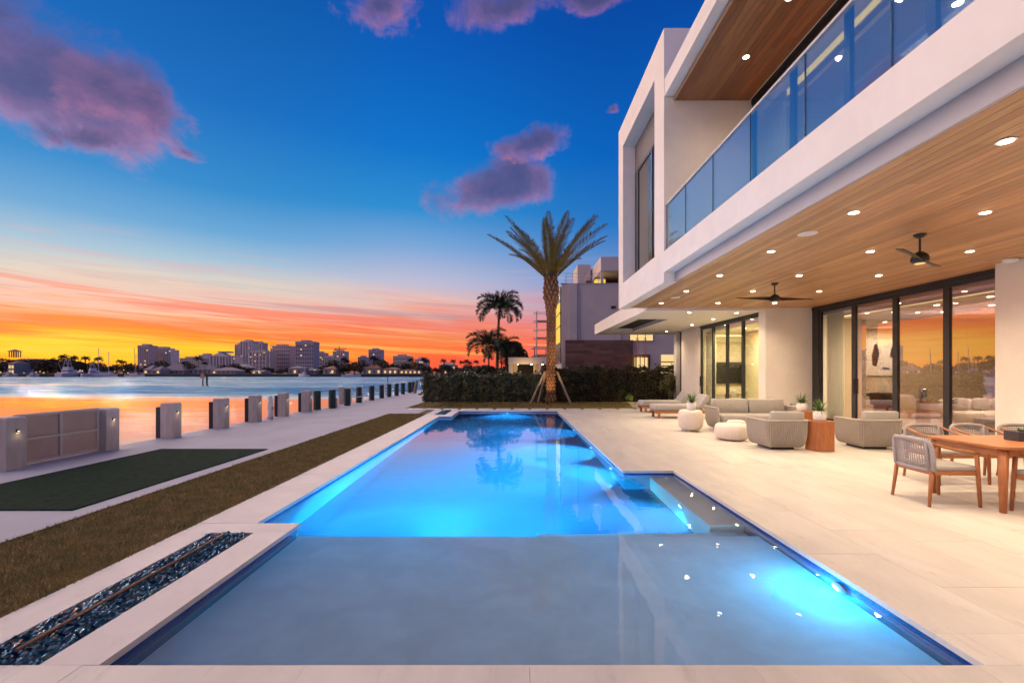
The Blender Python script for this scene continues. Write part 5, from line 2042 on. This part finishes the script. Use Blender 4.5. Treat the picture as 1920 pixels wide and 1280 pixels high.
hall = house_far(-30, 120, 672, 300, 'long lit hall with a dark roof and a lookout cupola', far_roof, True, .8, eave=.55)
house_far(15, 27, 676, 262, 'tall narrow lit pavilion in front of the cupola hall', far_terra, True, .9, eave=.8)
house_far(120, 175, 684, 290, 'long low lit building behind the sport fishing boats', far_roof, True, .7, eave=.7)
cup = MB()
cx = X_(14, 300) - hall.location.x
cz = Z_(668, 300)
for a in (-2.4, -.8, .8, 2.4):
    cup.box(cx + a - .2, cx + a + .2, 3, 3.4, cz - .5, cz + 3.4)
    cup.box(cx + a - .2, cx + a + .2, 5.6, 6, cz - .5, cz + 3.4)
cup.build('cupola_post', far_roof, hall, world=False)
m = MB()
m.add([(cx - 3.4, 2, cz + 3.4), (cx + 3.4, 2, cz + 3.4), (cx + 3.4, 7, cz + 3.4), (cx - 3.4, 7, cz + 3.4), (cx, 4.5, cz + 5)], [(0, 1, 4), (1, 2, 4), (2, 3, 4), (3, 0, 4), (3, 2, 1, 0)])
m.build('cupola_roof', far_terra, hall, world=False)

LM = [(14, 'lookout cupola'), (60, 'lit hall arcade'), (95, 'hall end'), (118, 'tall boat tower'), (163, 'second sport fishing boat'), (201, 'bare boat masts'), (235, 'dock gap'),
      (268, 'brown slab tower'), (298, 'pale wide block'), (320, 'steep gabled boathouse'), (350, 'low tan block'), (382, 'broad slate hip roof'), (418, 'ribbed pale hall'), (447, 'slim tan tower'),
      (470, 'pale tower cluster'), (490, 'flat white boathouse'), (525, 'broad mauve tower'), (552, 'two storey white house'), (572, 'tallest slate tower'), (597, 'lower grey block'), (617, 'small lit house'),
      (636, 'tower crane'), (655, 'small white boat'), (678, 'stepped grey block'), (702, 'lone bluish tower'), (728, 'terracotta mansion'), (752, 'tan twin block'), (778, 'pergola house'), (800, 'last pale block'),
      (838, 'arched white villa'), (868, 'low villa wing'), (892, 'hedge end')]
seen = {}


def near_lab(fmt, px):
    nm = min(LM, key=lambda q: abs(q[0] - px))[1]
    n_ = seen.get((fmt, nm), 0)
    seen[(fmt, nm)] = n_ + 1
    return fmt % (('first', 'second', 'third', 'fourth', 'fifth', 'sixth', 'seventh')[n_], nm)


# trees along the far shore: three crowns and two palms shared by all copies
tp = []
for k in range(4):
    q = random.Random(40 + k)
    r = thing('shore_tree', (0, 0, 0), 'small dark round tree on the far shore below the skyline', 'tree', 'round trees along the far shore')
    m = MB()
    cl = [(q.uniform(-.6, .6), q.uniform(-.4, .4), q.uniform(.35, .85), q.uniform(.25, .42)) for _ in range(8)]

    def fn():
        c = q.choice(cl)
        v = Vector((q.gauss(0, 1), q.gauss(0, 1), q.gauss(0, 1))).normalized() * c[3] * q.uniform(.5, 1.0)
        return (c[0] + v.x, c[1] + v.y, max(.03, c[2] + v.z * .8))
    leaves(m, 620, fn, .05, .11, q)
    m.build('crown', far_green, r, world=False)
    MB().tube([(0, 0, -.05), (.02, 0, .6)], [.05, .03], 6).build('trunk', bark_m, r, world=False)
    tp.append(r)
used = [0] * 4


def shore_tree(x, y, s, px):
    k = rnd.randrange(4)
    if not used[k]:
        o = tp[k]
        o.location = (x, y, .2)
    else:
        o = dup(tp[k], (x, y, .2))
    used[k] = 1
    o['label'] = near_lab('dark round far shore tree, %s one by the %s', px)
    o.rotation_euler = (0, 0, rnd.uniform(0, 6.28) if used[k] else 0)
    o.scale = (s * rnd.uniform(1.1, 1.7), s, s)


for px, yt, D in [(p, y + rnd.uniform(-2, 3), rnd.uniform(262, 285)) for p, y in
                  [(-20, 672), (2, 676), (22, 671), (35, 670), (48, 669), (60, 671), (74, 669), (88, 668), (100, 671), (112, 673), (128, 676), (145, 677), (160, 676),
                   (172, 676), (190, 676), (205, 680), (220, 680), (236, 681), (250, 683), (262, 686), (292, 680), (312, 673), (322, 675), (340, 682), (352, 679), (362, 682),
                   (390, 684), (410, 682), (424, 680), (448, 687), (462, 688), (470, 690), (486, 686), (500, 688), (512, 690), (522, 688), (534, 686), (548, 688), (575, 686),
                   (598, 684), (614, 685), (628, 680), (640, 675), (648, 677), (660, 680), (672, 682), (690, 676), (702, 672), (712, 674), (726, 680), (736, 678), (752, 679),
                   (764, 676), (778, 678), (790, 681), (802, 686), (815, 684), (840, 683), (862, 684), (874, 682), (888, 684), (900, 686), (480, 694), (495, 697), (520, 698), (590, 697), (650, 697),
                   (795, 696), (818, 696), (846, 697), (868, 696), (232, 693), (205, 694), (180, 693), (60, 690), (90, 691), (35, 692)]]:
    shore_tree(X_(px, D), D + 4, max(2.2, Z_(yt, D) * .92), px)
sp = None
for i, (px, yt, D) in enumerate([(118, 667, 268), (138, 669, 270), (161, 670, 272), (184, 671, 268), (225, 676, 268), (231, 678, 266), (373, 670, 272), (384, 680, 268), (468, 690, 262), (645, 672, 270),
                                 (650, 676, 272), (700, 670, 275), (706, 672, 280), (770, 673, 275), (796, 672, 272), (800, 676, 270), (832, 675, 275), (850, 676, 275), (866, 678, 272), (874, 676, 278), (880, 679, 270), (893, 677, 276)]):
    h = Z_(yt, D)
    lb = near_lab('small dark far shore palm, %s one by the %s', px)
    if sp is None:
        sp = coco_palm((X_(px, D), D, .2), 1.0, .34, 13, 'small dark palm silhouette on the far shore below the skyline', .03, 'shore_palm', 'palms along the far shore', seed=9, mat=far_palm)
        o = sp
    else:
        o = dup(sp, (X_(px, D), D, .2), rnd.uniform(0, 6))
    o['label'] = lb
    o.scale = (h * .78, h * .78, h * .88)

# boats
boat_w = principled('boat_w', (.62, .60, .62), .4)


def sport_boat(px, D, s, lab):
    r = thing('sport_fishing_boat', (X_(px, D), D, WZ), lab, 'boat', 'motor boats moored at the far shore')
    m = MB()
    sec = [(-2.2, 1.9, 1.6), (0, 2.3, 1.7), (4, 2.2, 2.0), (8, 1.3, 2.5), (10, .1, 2.9)]
    vs, fs = [], []
    for y, hw, z in sec:
        vs += [(-hw, y, z), (-hw * .75, y, -.3), (hw * .75, y, -.3), (hw, y, z)]
    for i in range(4):
        for k in range(4):
            a, b2 = i * 4 + k, i * 4 + (k + 1) % 4
            fs.append((a, b2, b2 + 4, a + 4))
    fs += [(0, 1, 2, 3), (19, 18, 17, 16)]
    m.add(vs, fs)
    m.build('hull', boat_w, r, world=False)
    MB().prism([(-1.7, .8), (1.7, .8), (1.5, 5), (-1.5, 5)], 1.8, 3.4).build('cabin', boat_w, r, world=False)
    MB().box(-1.71, 1.71, .78, 3, 2.5, 3.0).build('cabin_window', far_win, r, world=False)
    MB().prism([(-1.4, 1.2), (1.4, 1.2), (1.2, 3.8), (-1.2, 3.8)], 3.4, 4.6).build('flybridge', boat_w, r, world=False)
    m = MB()
    for a in (-1.1, 1.1):
        for b2 in (1.4, 3.2):
            m.tube([(a, b2, 4.6), (a * .7, b2 * .4 + 1.3, 8.2)], .07, 4)
    m.build('tower_leg', boat_w, r, world=False)
    MB().box(-1.0, 1.0, 1.5, 3.0, 6.2, 6.35).build('tower_roof', boat_w, r, world=False)
    MB().box(-.7, .7, 1.7, 2.7, 8.2, 8.3).build('tower_platform', boat_w, r, world=False)
    for a in (-1, 1):
        MB().tube([(a * 1.8, 1.2, 2.5), (a * 2.8, .6, 7)], .04, 4).build('outrigger', boat_w, r, world=False)
    r.scale = (s,) * 3
    return r


sport_boat(118, 243, 1.15, 'white sport fishing boat with a tall tuna tower at the far dock')
sport_boat(163, 245, 1.0, 'second white sport fishing boat moored past the one with the tall tower').rotation_euler = (0, 0, R(-35))
sport_boat(12, 244, .55, 'small white motor boat moored below the cupola hall')
sport_boat(575, 244, .55, 'small white motor boat moored below the slate tower').rotation_euler = (0, 0, R(70))
sport_boat(57, 246, .5, 'small motor boat moored between the cupola hall and the sport fishing boats')


def sail_boat(px, D, mast, lab):
    r = thing('sailing_boat', (X_(px, D), D, WZ), lab, 'sailing boat', 'sailing boats moored at the far shore')
    m = MB()
    vs, fs = [], []
    for x, hw, z in ((-5, .9, 1.0), (-2, 1.4, 1.0), (2, 1.2, 1.15), (5.5, .05, 1.4)):
        vs += [(x, -hw, z), (x, -hw * .6, -.3), (x, hw * .6, -.3), (x, hw, z)]
    for i in range(3):
        for k in range(4):
            a, b2 = i * 4 + k, i * 4 + (k + 1) % 4
            fs.append((a, b2, b2 + 4, a + 4))
    fs += [(0, 1, 2, 3), (15, 14, 13, 12)]
    m.add(vs, fs)
    m.build('hull', boat_w, r, world=False)
    MB().box(-2.4, 1.4, -.7, .7, 1.0, 1.7).build('cabin', boat_w, r, world=False)
    MB().tube([(.8, 0, 1), (.8, 0, mast)], .12, 6).build('mast', boat_w, r, world=False)
    MB().tube([(.8, 0, 2.4), (-3.6, 0, 2.5)], .16, 6).build('boom', far_roof, r, world=False)
    MB().tube([(.8, 0, mast), (5.4, 0, 1.4)], .03, 4).build('forestay', boat_w, r, world=False)
    return r


sail_boat(182, 246, 15.5, 'sailing boat with the tallest bare mast beside the sport fishing boats')
sail_boat(201, 247, 13.5, 'dark sailing boat with bare mast, second past the sport fishing boats')
sail_boat(252, 247, 12.5, 'sailing boat with bare mast below the brown slab tower')
sail_boat(658, 246, 3.0, 'small low white boat moored before the lit mansion')
r = thing('flag_mast', (X_(252, 262), 262, 0), 'x', 'mast')
r['label'] = 'thin bare pole on the far shore beside the brown slab tower'
MB().tube([(0, 0, 0), (0, 0, Z_(652, 262))], .11, 5).build('pole', far_roof, r, world=False)

mk = thing('channel_marker', (X_(385, 92), 92, WZ), 'channel marker with a pale orange sign on two dark posts out in the bay', 'channel marker')
MB().tube([(-.5, 0, -.5), (-.5, 0, 2.0)], .12, 8).build('post', pile_green, mk, world=False)
MB().tube([(.32, 0, -.5), (.32, 0, 2.25)], .17, 8).build('post', pile_green, mk, world=False)
MB().box(-.85, -.1, -.2, -.13, 1.25, 2.2).build('sign_board', principled('sign_o', (.7, .35, .2), .6), mk, world=False)
o = MB().tube([(X_(727, 118), 118, -1.2), (X_(727, 118), 118, 0.7)], .11, 6).build('water_post', pile_green)
tag(o, 'lone thin dark post standing in the bay past the far pilings', 'post')
for i, px in enumerate((45, 75, 150, 175, 215, 232, 240, 485, 590, 620)):
    o = MB().lathe([(.15, 0), (.2, .12), (.1, .3)], 8, (X_(px, 252), 252, .9 + (i % 3) * .8)).build('shore_lamp', glow_small)
    tag(o, near_lab('tiny glowing lamp on the far waterfront, %s one by the %s', px), 'lamp', 'small lamps along the far shore')
